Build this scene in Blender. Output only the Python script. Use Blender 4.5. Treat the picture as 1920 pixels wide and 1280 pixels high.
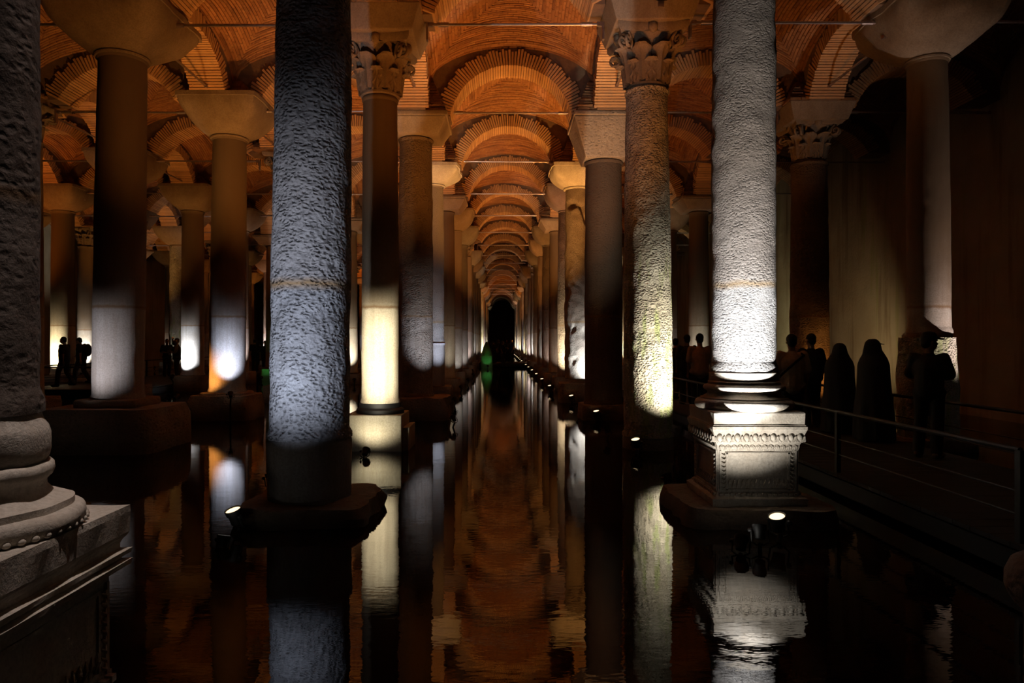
import bpy, math, random
from mathutils import Vector, noise, Matrix
random.seed(7)
for o in list(bpy.data.objects): bpy.data.objects.remove(o, do_unlink=True)
scene = bpy.context.scene
COL = scene.collection
PI = math.pi

# ------------------------------------------------------------------ camera, world, exposure
EYE = 1.93                                    # eye height above the water (z = 0)
cam_d = bpy.data.cameras.new('camera'); cam = bpy.data.objects.new('camera', cam_d); COL.objects.link(cam)
cam_d.sensor_width = 36; cam_d.lens = 1300 / 1920 * 36; cam_d.shift_x = 23 / 1920
cam_d.clip_start = 0.05; cam_d.clip_end = 400
cam.location = (0, 0, EYE); cam.rotation_euler = (PI / 2, 0, 0)
scene.camera = cam
w = bpy.data.worlds.new('world'); scene.world = w; w.use_nodes = True
w.node_tree.nodes['Background'].inputs[0].default_value = (1.0, 0.42, 0.16, 1)
w.node_tree.nodes['Background'].inputs[1].default_value = 0.0012
vs = scene.view_settings
vs.view_transform = 'Standard'; vs.look = 'None'; vs.gamma = 1; vs.exposure = 0.0; vs.use_curve_mapping = False
scene.cycles.caustics_reflective = False; scene.cycles.caustics_refractive = False
scene.cycles.use_adaptive_sampling = True; scene.cycles.adaptive_threshold = 0.06; scene.cycles.adaptive_min_samples = 16
scene.cycles.max_bounces = 5; scene.cycles.diffuse_bounces = 2; scene.cycles.glossy_bounces = 3

AMBER = (1.0, 0.38, 0.075); AMBER_RED = (1.0, 0.30, 0.045); AMBER_GOLD = (1.0, 0.47, 0.12)
WHITE = (1.0, 0.94, 0.86); COOL = (0.72, 0.80, 1.0); WARM = (1.0, 0.86, 0.60); PINK = (1.0, 0.80, 0.74)

# ------------------------------------------------------------------ node helpers
class NT:
    def __init__(self, name):
        m = bpy.data.materials.new(name); m.use_nodes = True
        self.m = m; self.t = m.node_tree; self.n = self.t.nodes; self.l = self.t.links
        self.b = self.n['Principled BSDF']
    def node(self, typ, **kw):
        x = self.n.new(typ)
        for k, v in kw.items():
            if k.startswith('i_'): x.inputs[k[2:].replace('_', ' ')].default_value = v
            else: setattr(x, k, v)
        return x
    def link(self, a, b): self.l.new(a, b)
    def math(self, op, a, b=None, clamp=False):
        x = self.n.new('ShaderNodeMath'); x.operation = op; x.use_clamp = clamp
        for i, v in enumerate((a, b)):
            if v is None: continue
            if isinstance(v, (int, float)): x.inputs[i].default_value = v
            else: self.link(v, x.inputs[i])
        return x.outputs[0]
    def mix(self, f, a, b, mode='MIX'):
        x = self.n.new('ShaderNodeMix'); x.data_type = 'RGBA'; x.blend_type = mode
        for s, v in ((x.inputs[0], f), (x.inputs[6], a), (x.inputs[7], b)):
            if isinstance(v, (int, float)): s.default_value = v
            elif isinstance(v, tuple): s.default_value = (*v, 1) if len(v) == 3 else v
            else: self.link(v, s)
        return x.outputs[2]
    def ramp(self, f, stops):
        x = self.n.new('ShaderNodeValToRGB'); e = x.color_ramp.elements
        while len(e) < len(stops): e.new(0.5)
        for q, (p, c) in zip(e, stops):
            q.position = p; q.color = (*c, 1) if isinstance(c, tuple) else (c, c, c, 1)
        self.link(f, x.inputs[0]); return x.outputs[0]
    def noise(self, vec, scale, detail=4, rough=0.55, dist=0.0):
        x = self.node('ShaderNodeTexNoise', i_Scale=scale, i_Detail=detail, i_Roughness=rough, i_Distortion=dist)
        self.link(vec, x.inputs['Vector']); return x.outputs[0]
    def pos(self, scale=(1, 1, 1), off=(0, 0, 0)):
        g = self.node('ShaderNodeNewGeometry')
        mp = self.node('ShaderNodeMapping'); mp.inputs['Scale'].default_value = scale; mp.inputs['Location'].default_value = off
        self.link(g.outputs['Position'], mp.inputs[0]); return mp.outputs[0]
    def bump(self, h, strength, dist, prev=None):
        x = self.node('ShaderNodeBump', i_Strength=strength, i_Distance=dist)
        self.link(h, x.inputs['Height'])
        if prev is not None: self.link(prev, x.inputs['Normal'])
        return x.outputs[0]
    def done(self, color=None, rough=0.8, metal=0.0, normal=None, spec=None):
        if color is not None:
            if isinstance(color, tuple): self.b.inputs['Base Color'].default_value = (*color, 1)
            else: self.link(color, self.b.inputs['Base Color'])
        if isinstance(rough, (int, float)): self.b.inputs['Roughness'].default_value = rough
        else: self.link(rough, self.b.inputs['Roughness'])
        self.b.inputs['Metallic'].default_value = metal
        if spec is not None: self.b.inputs['Specular IOR Level'].default_value = spec
        if normal is not None: self.link(normal, self.b.inputs['Normal'])
        return self.m

def stone(name, light=(0.46, 0.43, 0.38), dark=(0.30, 0.25, 0.19), upper=(0.15, 0.095, 0.05), band=True, pit=0.0, pitscale=14, fine=0.5,
          moss=0.0, line=2.55, streak=0.3, bandw=0.045, bandc=(0.17, 0.09, 0.035)):
    N = NT(name)
    p = N.pos()
    big = N.noise(p, 1.3, 5, 0.6)
    c = N.mix(N.ramp(big, [(0.3, 0.0), (0.7, 1.0)]), dark, light)
    st = N.noise(N.pos((5, 5, 0.25)), 2.0, 4, 0.6)                   # vertical run-off streaks
    c = N.mix(N.math('MULTIPLY', N.ramp(st, [(0.42, 0.0), (0.66, 1.0)]), streak), c, upper)
    sp = N.noise(p, 38, 3, 0.7)
    c = N.mix(N.ramp(sp, [(0.35, 0.45), (0.6, 0.0)]), c, tuple(v * 0.55 for v in dark))
    g = N.node('ShaderNodeNewGeometry'); sx = N.node('ShaderNodeSeparateXYZ'); N.link(g.outputs['Position'], sx.inputs[0])
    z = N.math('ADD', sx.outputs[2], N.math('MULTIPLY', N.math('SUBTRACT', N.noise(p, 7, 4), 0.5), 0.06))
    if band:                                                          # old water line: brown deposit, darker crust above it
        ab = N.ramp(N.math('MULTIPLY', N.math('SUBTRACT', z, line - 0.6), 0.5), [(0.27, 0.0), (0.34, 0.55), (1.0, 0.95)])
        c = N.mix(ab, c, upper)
        bd = N.math('SUBTRACT', 1.0, N.math('DIVIDE', N.math('ABSOLUTE', N.math('SUBTRACT', z, line)), bandw), True)
        c = N.mix(N.math('MULTIPLY', bd, 0.9), c, bandc)
    wet = N.ramp(N.math('MULTIPLY', z, 1.0), [(0.05, 0.6), (0.32, 0.0)])  # damp foot
    c = N.mix(wet, c, (0.05, 0.04, 0.03))
    if moss > 0:
        mm = N.math('MULTIPLY', N.ramp(N.noise(N.pos((4, 4, 0.8), (3, 1, 0)), 1.6, 4), [(0.50, 0.0), (0.60, 1.0)]), moss)
        mm = N.math('MULTIPLY', mm, N.ramp(N.math('MULTIPLY', z, 0.2), [(0.05, 1.0), (0.62, 1.0), (0.75, 0.0)]))
        c = N.mix(mm, c, (0.20, 0.27, 0.05))
    nrm = None
    if pit > 0:
        q = N.pos((1, 1, 1.55))
        wn = N.node('ShaderNodeTexNoise', i_Scale=pitscale * 0.45, i_Detail=2.0); N.link(q, wn.inputs['Vector'])
        vm = N.node('ShaderNodeVectorMath', operation='MULTIPLY_ADD'); N.link(wn.outputs['Color'], vm.inputs[0]); vm.inputs[1].default_value = (1.6 / pitscale,) * 3; N.link(q, vm.inputs[2])
        wv = N.node('ShaderNodeTexVoronoi', feature='SMOOTH_F1', i_Scale=pitscale, i_Smoothness=0.35, i_Randomness=1.0); N.link(vm.outputs[0], wv.inputs['Vector'])
        keep = N.ramp(N.noise(p, 3.5, 3), [(0.36, 0.15), (0.55, 1.0)])
        h = N.math('MULTIPLY', N.ramp(wv.outputs['Distance'], [(0.12, 0.0), (0.48, 0.85), (0.75, 1.0)]), keep)
        nrm = N.bump(h, 1.0, pit)
        nrm = N.bump(N.noise(q, pitscale * 1.7, 3, 0.6), 0.6, pit * 0.35, nrm)
        c = N.mix(N.math('MULTIPLY', N.ramp(wv.outputs['Distance'], [(0.10, 0.55), (0.34, 0.0)]), keep), c, tuple(v * 0.45 for v in dark))
    nrm = N.bump(N.noise(p, 55, 4, 0.7), fine, 0.012, nrm)
    return N.done(c, 0.82, 0, nrm, 0.3)

def brick(name, a, b, mortar=(0.32, 0.22, 0.13), uv=False):
    N = NT(name)
    p = N.pos()
    if uv:
        u = N.node('ShaderNodeUVMap'); s = N.node('ShaderNodeSeparateXYZ'); N.link(u.outputs[0], s.inputs[0])
        row = N.math('FLOOR', s.outputs[1])
        off = N.math('MULTIPLY', N.math('FRACT', N.math('MULTIPLY', row, 0.618)), 1.0)
        uu = N.math('ADD', N.math('DIVIDE', s.outputs[0], 0.33), off)
        cb = N.node('ShaderNodeCombineXYZ'); N.link(N.math('FLOOR', uu), cb.inputs[0]); N.link(row, cb.inputs[1])
        oi = N.node('ShaderNodeObjectInfo'); N.link(oi.outputs['Random'], cb.inputs[2])
        wn = N.node('ShaderNodeTexWhiteNoise'); N.link(cb.outputs[0], wn.inputs['Vector'])
        rnd = wn.outputs['Value']
        jf = N.math('ABSOLUTE', N.math('SUBTRACT', N.math('FRACT', uu), 0.5))
        joint = N.ramp(jf, [(0.455, 0.0), (0.48, 1.0)])
    else:
        g = N.node('ShaderNodeNewGeometry'); rnd = g.outputs['Random Per Island']; joint = None
    c = N.mix(rnd, a, b)
    c = N.mix(N.ramp(N.noise(p, 1.1, 5, 0.65), [(0.35, 0.0), (0.7, 0.75)]), c, tuple(v * 0.6 for v in a))
    c = N.mix(N.ramp(N.noise(p, 9, 4, 0.7), [(0.52, 0.0), (0.72, 0.6)]), c, mortar)
    h = N.noise(p, 22, 5, 0.7)
    if joint is not None:
        c = N.mix(N.math('MULTIPLY', joint, 0.22), c, (0.10, 0.055, 0.03))
        cs = N.node('ShaderNodeCombineXYZ'); N.link(N.math('MULTIPLY', s.outputs[0], 0.9), cs.inputs[0]); N.link(N.math('MULTIPLY', row, 3.7), cs.inputs[1]); N.link(N.math('MULTIPLY', oi.outputs['Random'], 40.0), cs.inputs[2])
        c = N.mix(N.ramp(N.noise(cs.outputs[0], 1.0, 2), [(0.50, 0.0), (0.68, 0.65)]), c, (0.12, 0.05, 0.025))
        h = N.math('SUBTRACT', h, joint)
    return N.done(c, 0.88, 0, N.bump(h, 0.8, 0.02), 0.2)

def plain(name, c, rough=0.6, metal=0.0, bump=0.0, bs=60, var=0.25):
    N = NT(name); p = N.pos()
    col = N.mix(N.ramp(N.noise(p, bs * 0.3, 4, 0.6), [(0.35, 0.0), (0.7, 1.0)]), c, tuple(v * (1 - var) for v in c))
    return N.done(col, rough, metal, N.bump(N.noise(p, bs, 4, 0.6), bump, 0.01) if bump else None)

def emit(name, c, s):
    N = NT(name); N.b.inputs['Base Color'].default_value = (0.02, 0.02, 0.02, 1)
    N.b.inputs['Emission Color'].default_value = (*c, 1); N.b.inputs['Emission Strength'].default_value = s
    return N.m

M = {}
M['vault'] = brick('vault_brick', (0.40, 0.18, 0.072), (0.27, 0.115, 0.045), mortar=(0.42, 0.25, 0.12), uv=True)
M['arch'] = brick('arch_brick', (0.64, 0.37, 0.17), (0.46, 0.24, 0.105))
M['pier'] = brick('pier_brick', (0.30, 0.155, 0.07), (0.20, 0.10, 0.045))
M['mortar'] = plain('lime_mortar', (0.17, 0.10, 0.055), 0.9, 0, 0.8, 25)
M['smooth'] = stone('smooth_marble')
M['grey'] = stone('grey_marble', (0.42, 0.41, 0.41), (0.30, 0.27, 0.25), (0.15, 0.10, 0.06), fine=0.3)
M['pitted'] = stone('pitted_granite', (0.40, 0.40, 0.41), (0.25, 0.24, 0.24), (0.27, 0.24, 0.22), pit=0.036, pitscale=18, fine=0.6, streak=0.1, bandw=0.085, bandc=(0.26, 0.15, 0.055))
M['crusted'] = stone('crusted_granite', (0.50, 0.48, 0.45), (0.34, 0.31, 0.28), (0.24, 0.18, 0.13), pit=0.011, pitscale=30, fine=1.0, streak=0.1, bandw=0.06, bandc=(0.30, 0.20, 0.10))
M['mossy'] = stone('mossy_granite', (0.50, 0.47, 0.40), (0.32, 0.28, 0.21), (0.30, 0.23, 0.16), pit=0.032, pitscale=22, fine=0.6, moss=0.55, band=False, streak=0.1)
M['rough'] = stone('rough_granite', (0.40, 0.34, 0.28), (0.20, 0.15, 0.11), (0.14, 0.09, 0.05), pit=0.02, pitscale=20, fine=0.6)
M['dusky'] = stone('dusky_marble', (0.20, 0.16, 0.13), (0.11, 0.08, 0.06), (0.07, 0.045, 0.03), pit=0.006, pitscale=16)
M['warm'] = stone('honey_marble', (0.60, 0.54, 0.41), (0.45, 0.38, 0.27), (0.12, 0.075, 0.035), fine=0.35, streak=0.25)
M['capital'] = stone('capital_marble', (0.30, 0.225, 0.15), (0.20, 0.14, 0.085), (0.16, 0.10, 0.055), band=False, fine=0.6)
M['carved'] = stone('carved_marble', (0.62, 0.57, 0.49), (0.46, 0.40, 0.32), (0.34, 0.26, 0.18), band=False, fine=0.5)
M['block'] = stone('footing_stone', (0.34, 0.27, 0.20), (0.22, 0.16, 0.11), (0.18, 0.12, 0.08), band=False, pit=0.012, pitscale=12, fine=0.8)
M['pale_block'] = stone('pale_pedestal', (0.58, 0.56, 0.48), (0.44, 0.40, 0.32), (0.30, 0.26, 0.15), band=False, fine=0.7)
M['iron'] = plain('tie_rod_steel', (0.42, 0.33, 0.30), 0.38, 0.9, 0.1, 80)
M['black'] = plain('black_metal', (0.006, 0.006, 0.006), 0.6, 0.0)
M['base_shade'] = plain('black_base_shade', (0.012, 0.012, 0.012), 0.6)  # near-black that stands in for shade on a column base
M['deck'] = plain('walkway_boards', (0.014, 0.012, 0.011), 0.7, 0, 0.3, 30)
M['plaster'] = None
N = NT('cistern_plaster'); p = N.pos()
c = N.mix(N.ramp(N.noise(p, 0.5, 5, 0.6), [(0.3, 0.0), (0.7, 1.0)]), (0.42, 0.34, 0.22), (0.30, 0.22, 0.13))
c = N.mix(N.ramp(N.noise(N.pos((1.2, 1.2, 0.12)), 1.6, 5, 0.6), [(0.52, 0.0), (0.68, 0.75)]), c, (0.16, 0.10, 0.05))
c = N.mix(N.ramp(N.noise(N.pos((1.6, 1.6, 0.1), (5, 5, 0)), 1.3, 4, 0.6), [(0.60, 0.0), (0.68, 0.5)]), c, (0.24, 0.25, 0.07))
M['plaster'] = N.done(c, 0.85, 0, N.bump(N.noise(p, 9, 6, 0.65), 0.5, 0.03), 0.2)
N = NT('cistern_water'); p = N.pos((1, 1, 1))
h = N.noise(N.pos((1.1, 1.6, 1)), 2.6, 3, 0.5)
h2 = N.noise(N.pos((2.2, 6.0, 1)), 3.0, 2, 0.5)
nb = N.bump(h2, 0.012, 0.05, N.bump(h, 0.010, 0.10))
N.b.inputs['IOR'].default_value = 1.42
M['water'] = N.done((0.012, 0.0065, 0.003), 0.015, 0, nb)
M['floor'] = plain('silt_floor', (0.09, 0.06, 0.04), 0.9, 0, 0.5, 12)
M['green'] = plain('green_lit_stone', (0.10, 0.30, 0.09), 0.7, 0, 0.4, 30)  # green light on these stones is put into their colour
M['lens_amber'] = emit('lens_amber', (1.0, 0.72, 0.40), 2.2)
M['lens_white'] = emit('lens_white', (1.0, 0.95, 0.85), 7)
M['lens_off'] = plain('lens_glass', (0.05, 0.05, 0.05), 0.1)
for k, c in dict(skin=(0.36, 0.22, 0.15), cloth_black=(0.012, 0.012, 0.013), cloth_dark=(0.03, 0.03, 0.035), cloth_cream=(0.62, 0.52, 0.40), cloth_rust=(0.45, 0.30, 0.22),
                 hair=(0.012, 0.009, 0.007), shoe=(0.25, 0.20, 0.16), jean=(0.022, 0.022, 0.028), veil=(0.014, 0.013, 0.015), maroon=(0.05, 0.012, 0.012)).items():
    M[k] = plain(k, c, 0.85)

# ------------------------------------------------------------------ mesh helpers
class MB:
    def __init__(self): self.v = []; self.f = []; self.uv = None
    def add(self, vs, fs):
        b = len(self.v); self.v += [tuple(x) for x in vs]; self.f += [tuple(i + b for i in q) for q in fs]
    def box(self, c, h, taper=1.0, jit=0.0, mat=None):
        vs = []
        for sz in (-1, 1):
            t = taper if sz > 0 else 1
            for sx, sy in ((-1, -1), (1, -1), (1, 1), (-1, 1)):
                q = Vector((c[0] + sx * h[0] * t + random.uniform(-jit, jit), c[1] + sy * h[1] * t + random.uniform(-jit, jit), c[2] + sz * h[2] + random.uniform(-jit, jit)))
                vs.append(mat @ q if mat else q)
        self.add(vs, [(0, 3, 2, 1), (4, 5, 6, 7), (0, 1, 5, 4), (1, 2, 6, 5), (2, 3, 7, 6), (3, 0, 4, 7)])
    def lathe(self, prof, seg=32, center=(0, 0), fn=None, mat=None, caps=True):
        vs = []; n = len(prof)
        for r, z in prof:
            for i in range(seg):
                a = 2 * PI * i / seg; rr = r
                x, y, zz = center[0] + rr * math.cos(a), center[1] + rr * math.sin(a), z
                if fn: x, y, zz = fn(x, y, zz, a)
                q = Vector((x, y, zz)); vs.append(mat @ q if mat else q)
        fs = [(j * seg + i, j * seg + (i + 1) % seg, (j + 1) * seg + (i + 1) % seg, (j + 1) * seg + i) for j in range(n - 1) for i in range(seg)]
        if caps: fs += [tuple(reversed(range(seg))), tuple((n - 1) * seg + i for i in range(seg))]
        self.add(vs, fs)
    def tube(self, pts, r, seg=8):
        pts = [Vector(q) for q in pts]; n = len(pts); rs = r if isinstance(r, (list, tuple)) else [r] * n
        vs = []; ref = None
        for i, q in enumerate(pts):
            d = (pts[min(i + 1, n - 1)] - pts[max(i - 1, 0)]).normalized()
            if ref is None: ref = Vector((0, 0, 1)) if abs(d.z) < 0.9 else Vector((1, 0, 0))
            a = d.cross(ref).normalized(); b = d.cross(a).normalized(); ref = b.cross(d) * 0 + ref
            for k in range(seg):
                t = 2 * PI * k / seg; vs.append(q + (a * math.cos(t) + b * math.sin(t)) * rs[i])
        fs = [(j * seg + i, j * seg + (i + 1) % seg, (j + 1) * seg + (i + 1) % seg, (j + 1) * seg + i) for j in range(n - 1) for i in range(seg)]
        fs += [tuple(reversed(range(seg))), tuple((n - 1) * seg + i for i in range(seg))]
        self.add(vs, fs)
    def ball(self, c, r, seg=16, rings=10, rot=None):
        vs = []; c = Vector(c)
        for j in range(rings + 1):
            t = PI * j / rings
            for i in range(seg):
                a = 2 * PI * i / seg
                q = Vector((r[0] * math.sin(t) * math.cos(a), r[1] * math.sin(t) * math.sin(a), r[2] * math.cos(t)))
                if rot: q = rot @ q
                vs.append(c + q)
        fs = [((j + 1) * seg + i, (j + 1) * seg + (i + 1) % seg, j * seg + (i + 1) % seg, j * seg + i) for j in range(rings) for i in range(seg)]
        self.add(vs, fs)
    def cap(self, a, b, ra, rb, seg=14):
        """tapered capsule"""
        a = Vector(a); b = Vector(b); d = b - a; L = max(d.length, 1e-5)
        pts = []; rs = []
        for t in (-0.98, -0.8, -0.45): pts.append(a + d / L * ra * t); rs.append(ra * math.sqrt(1 - t * t))
        for t in (0, 0.5, 1): pts.append(a + d * t); rs.append(ra + (rb - ra) * t)
        for t in (0.45, 0.8, 0.98): pts.append(b + d / L * rb * t); rs.append(rb * math.sqrt(1 - t * t))
        self.tube(pts, rs, seg)
    def mesh(self, name, smooth=False, angle=None):
        me = bpy.data.meshes.new(name); me.from_pydata(self.v, [], self.f)
        if self.uv:
            ul = me.uv_layers.new(name='UVMap')
            for l in me.loops: ul.data[l.index].uv = self.uv[l.vertex_index]
        if smooth:
            me.polygons.foreach_set('use_smooth', [True] * len(me.polygons))
            if angle: me.set_sharp_from_angle(angle=math.radians(angle))
        me.update(); return me

def obj(name, me, mat=None, parent=None, loc=(0, 0, 0), rot=(0, 0, 0), scale=(1, 1, 1)):
    if isinstance(me, MB): me = me.mesh(name)
    if mat and not me.materials: me.materials.append(mat if not isinstance(mat, str) else M[mat])
    o = bpy.data.objects.new(name, me); COL.objects.link(o)
    o.location = loc; o.rotation_euler = rot; o.scale = scale
    if parent: o.parent = parent
    return o
def tag(o, label, cat=None, group=None, kind=None):
    o['label'] = label
    if cat: o['category'] = cat
    if group: o['group'] = group
    if kind: o['kind'] = kind
    return o
def empty(name, loc, label=None, cat=None, group=None, rz=0):
    o = bpy.data.objects.new(name, None); COL.objects.link(o); o.location = loc; o.rotation_euler = (0, 0, rz); o.empty_display_size = 0.2
    if label: tag(o, label, cat, group)
    return o
ORD = ['zeroth', 'nearest', 'second', 'third', 'fourth', 'fifth', 'sixth', 'seventh', 'eighth', 'ninth', 'tenth', 'eleventh', 'twelfth', 'thirteenth', 'fourteenth', 'fifteenth',
       'sixteenth', 'seventeenth', 'eighteenth', 'nineteenth', 'twentieth', 'twenty-first', 'twenty-second', 'twenty-third', 'twenty-fourth', 'twenty-fifth', 'twenty-sixth']

# ------------------------------------------------------------------ layout
SP = 4.855
def RY(n): return 2.95 + SP * n
LX = dict(A=-2.12, B=2.68, C=-6.95, D=-12.0, E=-17.1, F=-22.1, H=7.8)
WALL_R = 12.4; WALL_L = -26.6; END = 121.5
Z0 = 7.2; RI = 1.55                             # arch springing and radius
ROWS = dict(A=(0, 23), B=(0, 23), C=(2, 20), D=(3, 18), E=(4, 16), F=(5, 16), H=(1, 14))
LINENAME = dict(A='left edge of the central aisle', B='right edge of the central aisle', C='second line left of the central aisle', D='third line left of the central aisle',
                E='fourth line left of the central aisle', F='fifth line left of the central aisle', H='line nearest the right wall')

# ------------------------------------------------------------------ setting: floor, water, walls
fl = MB(); fl.box((-7, 58, -0.6), (22, 66, 0.1)); o = obj('floor', fl, 'floor'); tag(o, 'silty cistern floor under the dark water', 'floor', kind='structure')
wt = MB(); wt.add([(-26.5, -6, 0), (12.3, -6, 0), (12.3, 121, 0), (-26.5, 121, 0)], [(0, 1, 2, 3)])
o = obj('water', wt, 'water'); tag(o, 'still dark water mirroring the columns', 'water', kind='stuff')
wl = MB(); wl.box((WALL_R + 0.3, 58, 4.9), (0.3, 66, 5.6)); o = obj('wall_right', wl, 'plaster'); tag(o, 'stained plastered cistern wall behind the walkway', 'wall', kind='structure')
wl = MB(); wl.box((WALL_L - 0.3, 58, 4.9), (0.3, 66, 5.6)); o = obj('wall_left', wl, 'plaster'); tag(o, 'far plastered cistern wall beyond the left columns', 'wall', kind='structure')
wl = MB(); wl.box((-7, END + 0.3, 4.9), (22, 0.3, 5.6)); o = obj('wall_back', wl, 'plaster'); tag(o, 'dark end wall at the far end of the central aisle', 'wall', kind='structure')

# ------------------------------------------------------------------ ceiling: vault webs, arches, piers
cl = MB(); cl.box((-7, 60, 10.2), (19.9, 62, 0.1)); ceiling = obj('ceiling', cl, 'mortar')
tag(ceiling, 'brick cross vaults carried on arches over the water', 'ceiling', kind='structure')

def web_z(u, v):
    f = lambda t: 8.2 + 0.98 * math.sqrt(max(0, 1 - t * t))
    return max(f(u), f(v)) + 0.34 * (1 - u * u) * (1 - v * v)
def vault_mesh(courses, seg, groove, seed):
    rnd = random.Random(seed); H = 2.09; b = MB(); b.uv = []
    rings = []
    for k in range(courses):
        c1 = 1 - k / courses; c0 = 1 - (k + 1) / courses
        if groove:
            d = rnd.uniform(-0.008, 0.008)
            rings += [(c1, d, k + 0.01), (c1 - 0.70 / courses, d, k + 0.7), (c1 - 0.72 / courses, 0.028, k + 0.75), (c0 + 0.02 / courses, 0.028, k + 0.98)]
        else: rings += [(c1, 0, k + 0.02), (c0 + 0.02 / courses, 0, k + 0.98)]
    rings[-1] = (0.004, rings[-1][1], rings[-1][2])
    n = 4 * seg
    for c, dz, vv in rings:
        for i in range(n):
            s, t = divmod(i, seg); t = t / seg * 2 - 1
            u, v = ((t, -1), (1, t), (-t, 1), (-1, -t))[s]
            u *= c; v *= c
            wob = 0.02 * noise.noise((u * 3 + seed, v * 3, 0.3))
            b.v.append((u * H, v * H, web_z(u, v) + dz + wob)); b.uv.append(((s + (t * c + 1) / 2) * 4.2, vv))
    m = len(rings)
    b.f = [(j * n + i, (j + 1) * n + i, (j + 1) * n + (i + 1) % n, j * n + (i + 1) % n) for j in range(m - 1) for i in range(n)]
    me = b.mesh('vault'); me.materials.append(M['vault'])
    return me
V_HI = [vault_mesh(28, 20, True, s) for s in (1, 2, 3)]; V_LO = [vault_mesh(14, 8, False, 5)]

def arch_core(zl, zr):
    """spandrel plate with the arch opening; the ends start at the two capital tops"""
    b = MB(); S = SP / 2; T = 0.34; R = RI + 0.012
    a0 = math.asin((zr - Z0) / R); a1 = PI - math.asin((zl - Z0) / R); pts = []
    for i in range(33):
        a = a0 + (a1 - a0) * i / 32; pts.append((R * math.cos(a), Z0 + R * math.sin(a)))
    inn = [(S, zr)] + pts + [(-S, zl)]; out = [(S, 9.6)] + [(x, 9.6) for x, z in pts] + [(-S, 9.6)]
    n = len(inn)
    for y in (-T, T):
        b.v += [(x, y, z) for x, z in inn] + [(x, y, z) for x, z in out]
    q = 2 * n
    for i in range(n - 1):
        b.f += [(i, i + 1, n + i + 1, n + i), (q + i + 1, q + i, q + n + i, q + n + i + 1), (i + 1, i, q + i, q + i + 1)]
    me = b.mesh('arch'); me.materials.append(M['mortar']); return me
def arch_bricks(zl, zr, seed, n=74):
    rnd = random.Random(seed); b = MB()
    for i in range(n):
        a0 = PI * (i + 0.12) / n; a1 = PI * (i + 0.88) / n; am = (a0 + a1) / 2
        if Z0 + RI * math.sin(am) < (zr if am < PI / 2 else zl): continue
        r0 = RI + rnd.uniform(-0.012, 0.006); r1 = RI + 0.30 + rnd.uniform(0, 0.12); ty = 0.415 + rnd.uniform(-0.012, 0.012)
        vs = []
        for y in (-ty, ty):
            for r, a in ((r0, a0), (r0, a1), (r1, am + (a1 - am) * 0.85), (r1, am + (a0 - am) * 0.85)):
                vs.append((r * math.cos(a), y, Z0 + r * math.sin(a)))
        b.add(vs, [(0, 1, 2, 3), (7, 6, 5, 4), (0, 4, 5, 1), (1, 5, 6, 2), (2, 6, 7, 3), (3, 7, 4, 0)])
    me = b.mesh('arch_brickwork'); me.materials.append(M['arch']); return me
ARCH = {}
def arch_pair(zl, zr):
    if (zl, zr) not in ARCH: ARCH[(zl, zr)] = (arch_core(zl, zr), [arch_bricks(zl, zr, q) for q in (11, 12, 13)])
    return ARCH[(zl, zr)]
def pier_mesh(zb, seed):
    rnd = random.Random(seed); b = MB(); zt = 8.32; n = int((zt - zb) / 0.078)
    for k in range(n):
        z = zb + (k + 0.5) * 0.078; t = (z - zb) / (zt - zb); hw = 0.80 - 0.30 * max(0, t - 0.12) / 0.88 + rnd.uniform(-0.012, 0.012)
        b.box((0, 0, z), (hw - 0.05, hw - 0.05, 0.039))
        for s in range(4):
            m = Matrix.Rotation(s * PI / 2, 4, 'Z'); x = -hw
            while x < hw - 0.02:
                l = min(rnd.uniform(0.22, 0.38), hw - x)
                b.box((x + l / 2, -hw + 0.04 + rnd.uniform(-0.008, 0.008), z), (l / 2 - 0.008, 0.045, 0.029), mat=m); x += l
    me = b.mesh('brick_pier'); me.materials.append(M['pier']); return me
P_M = {z: pier_mesh(z, int(z * 10)) for z in (7.5, 7.74, 7.92)}

lines = ['F', 'E', 'D', 'C', 'A', 'B', 'H']
bays = [('A', 'B', 1, 23), ('C', 'A', 1, 20), ('D', 'C', 2, 18), ('E', 'D', 3, 16), ('F', 'E', 4, 16), ('B', 'H', 1, 14), ('H', 'W', 1, 14), ('V', 'F', 5, 16)]
XX = dict(LX); XX['W'] = WALL_R + 0.35; XX['V'] = WALL_L - 0.35
CAPZ = {}
for l0, l1, n0, n1 in bays:
    cx = (XX[l0] + XX[l1]) / 2; span = XX[l1] - XX[l0]
    for n in range(n0, n1 + 1):
        obj('vault', random.choice(V_HI if n <= 9 else V_LO), None, ceiling, (cx, RY(n) + SP / 2, random.uniform(-0.02, 0.02)), (0, 0, 0), ((span - 0.675) / (SP - 0.675), 1, 1))

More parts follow.
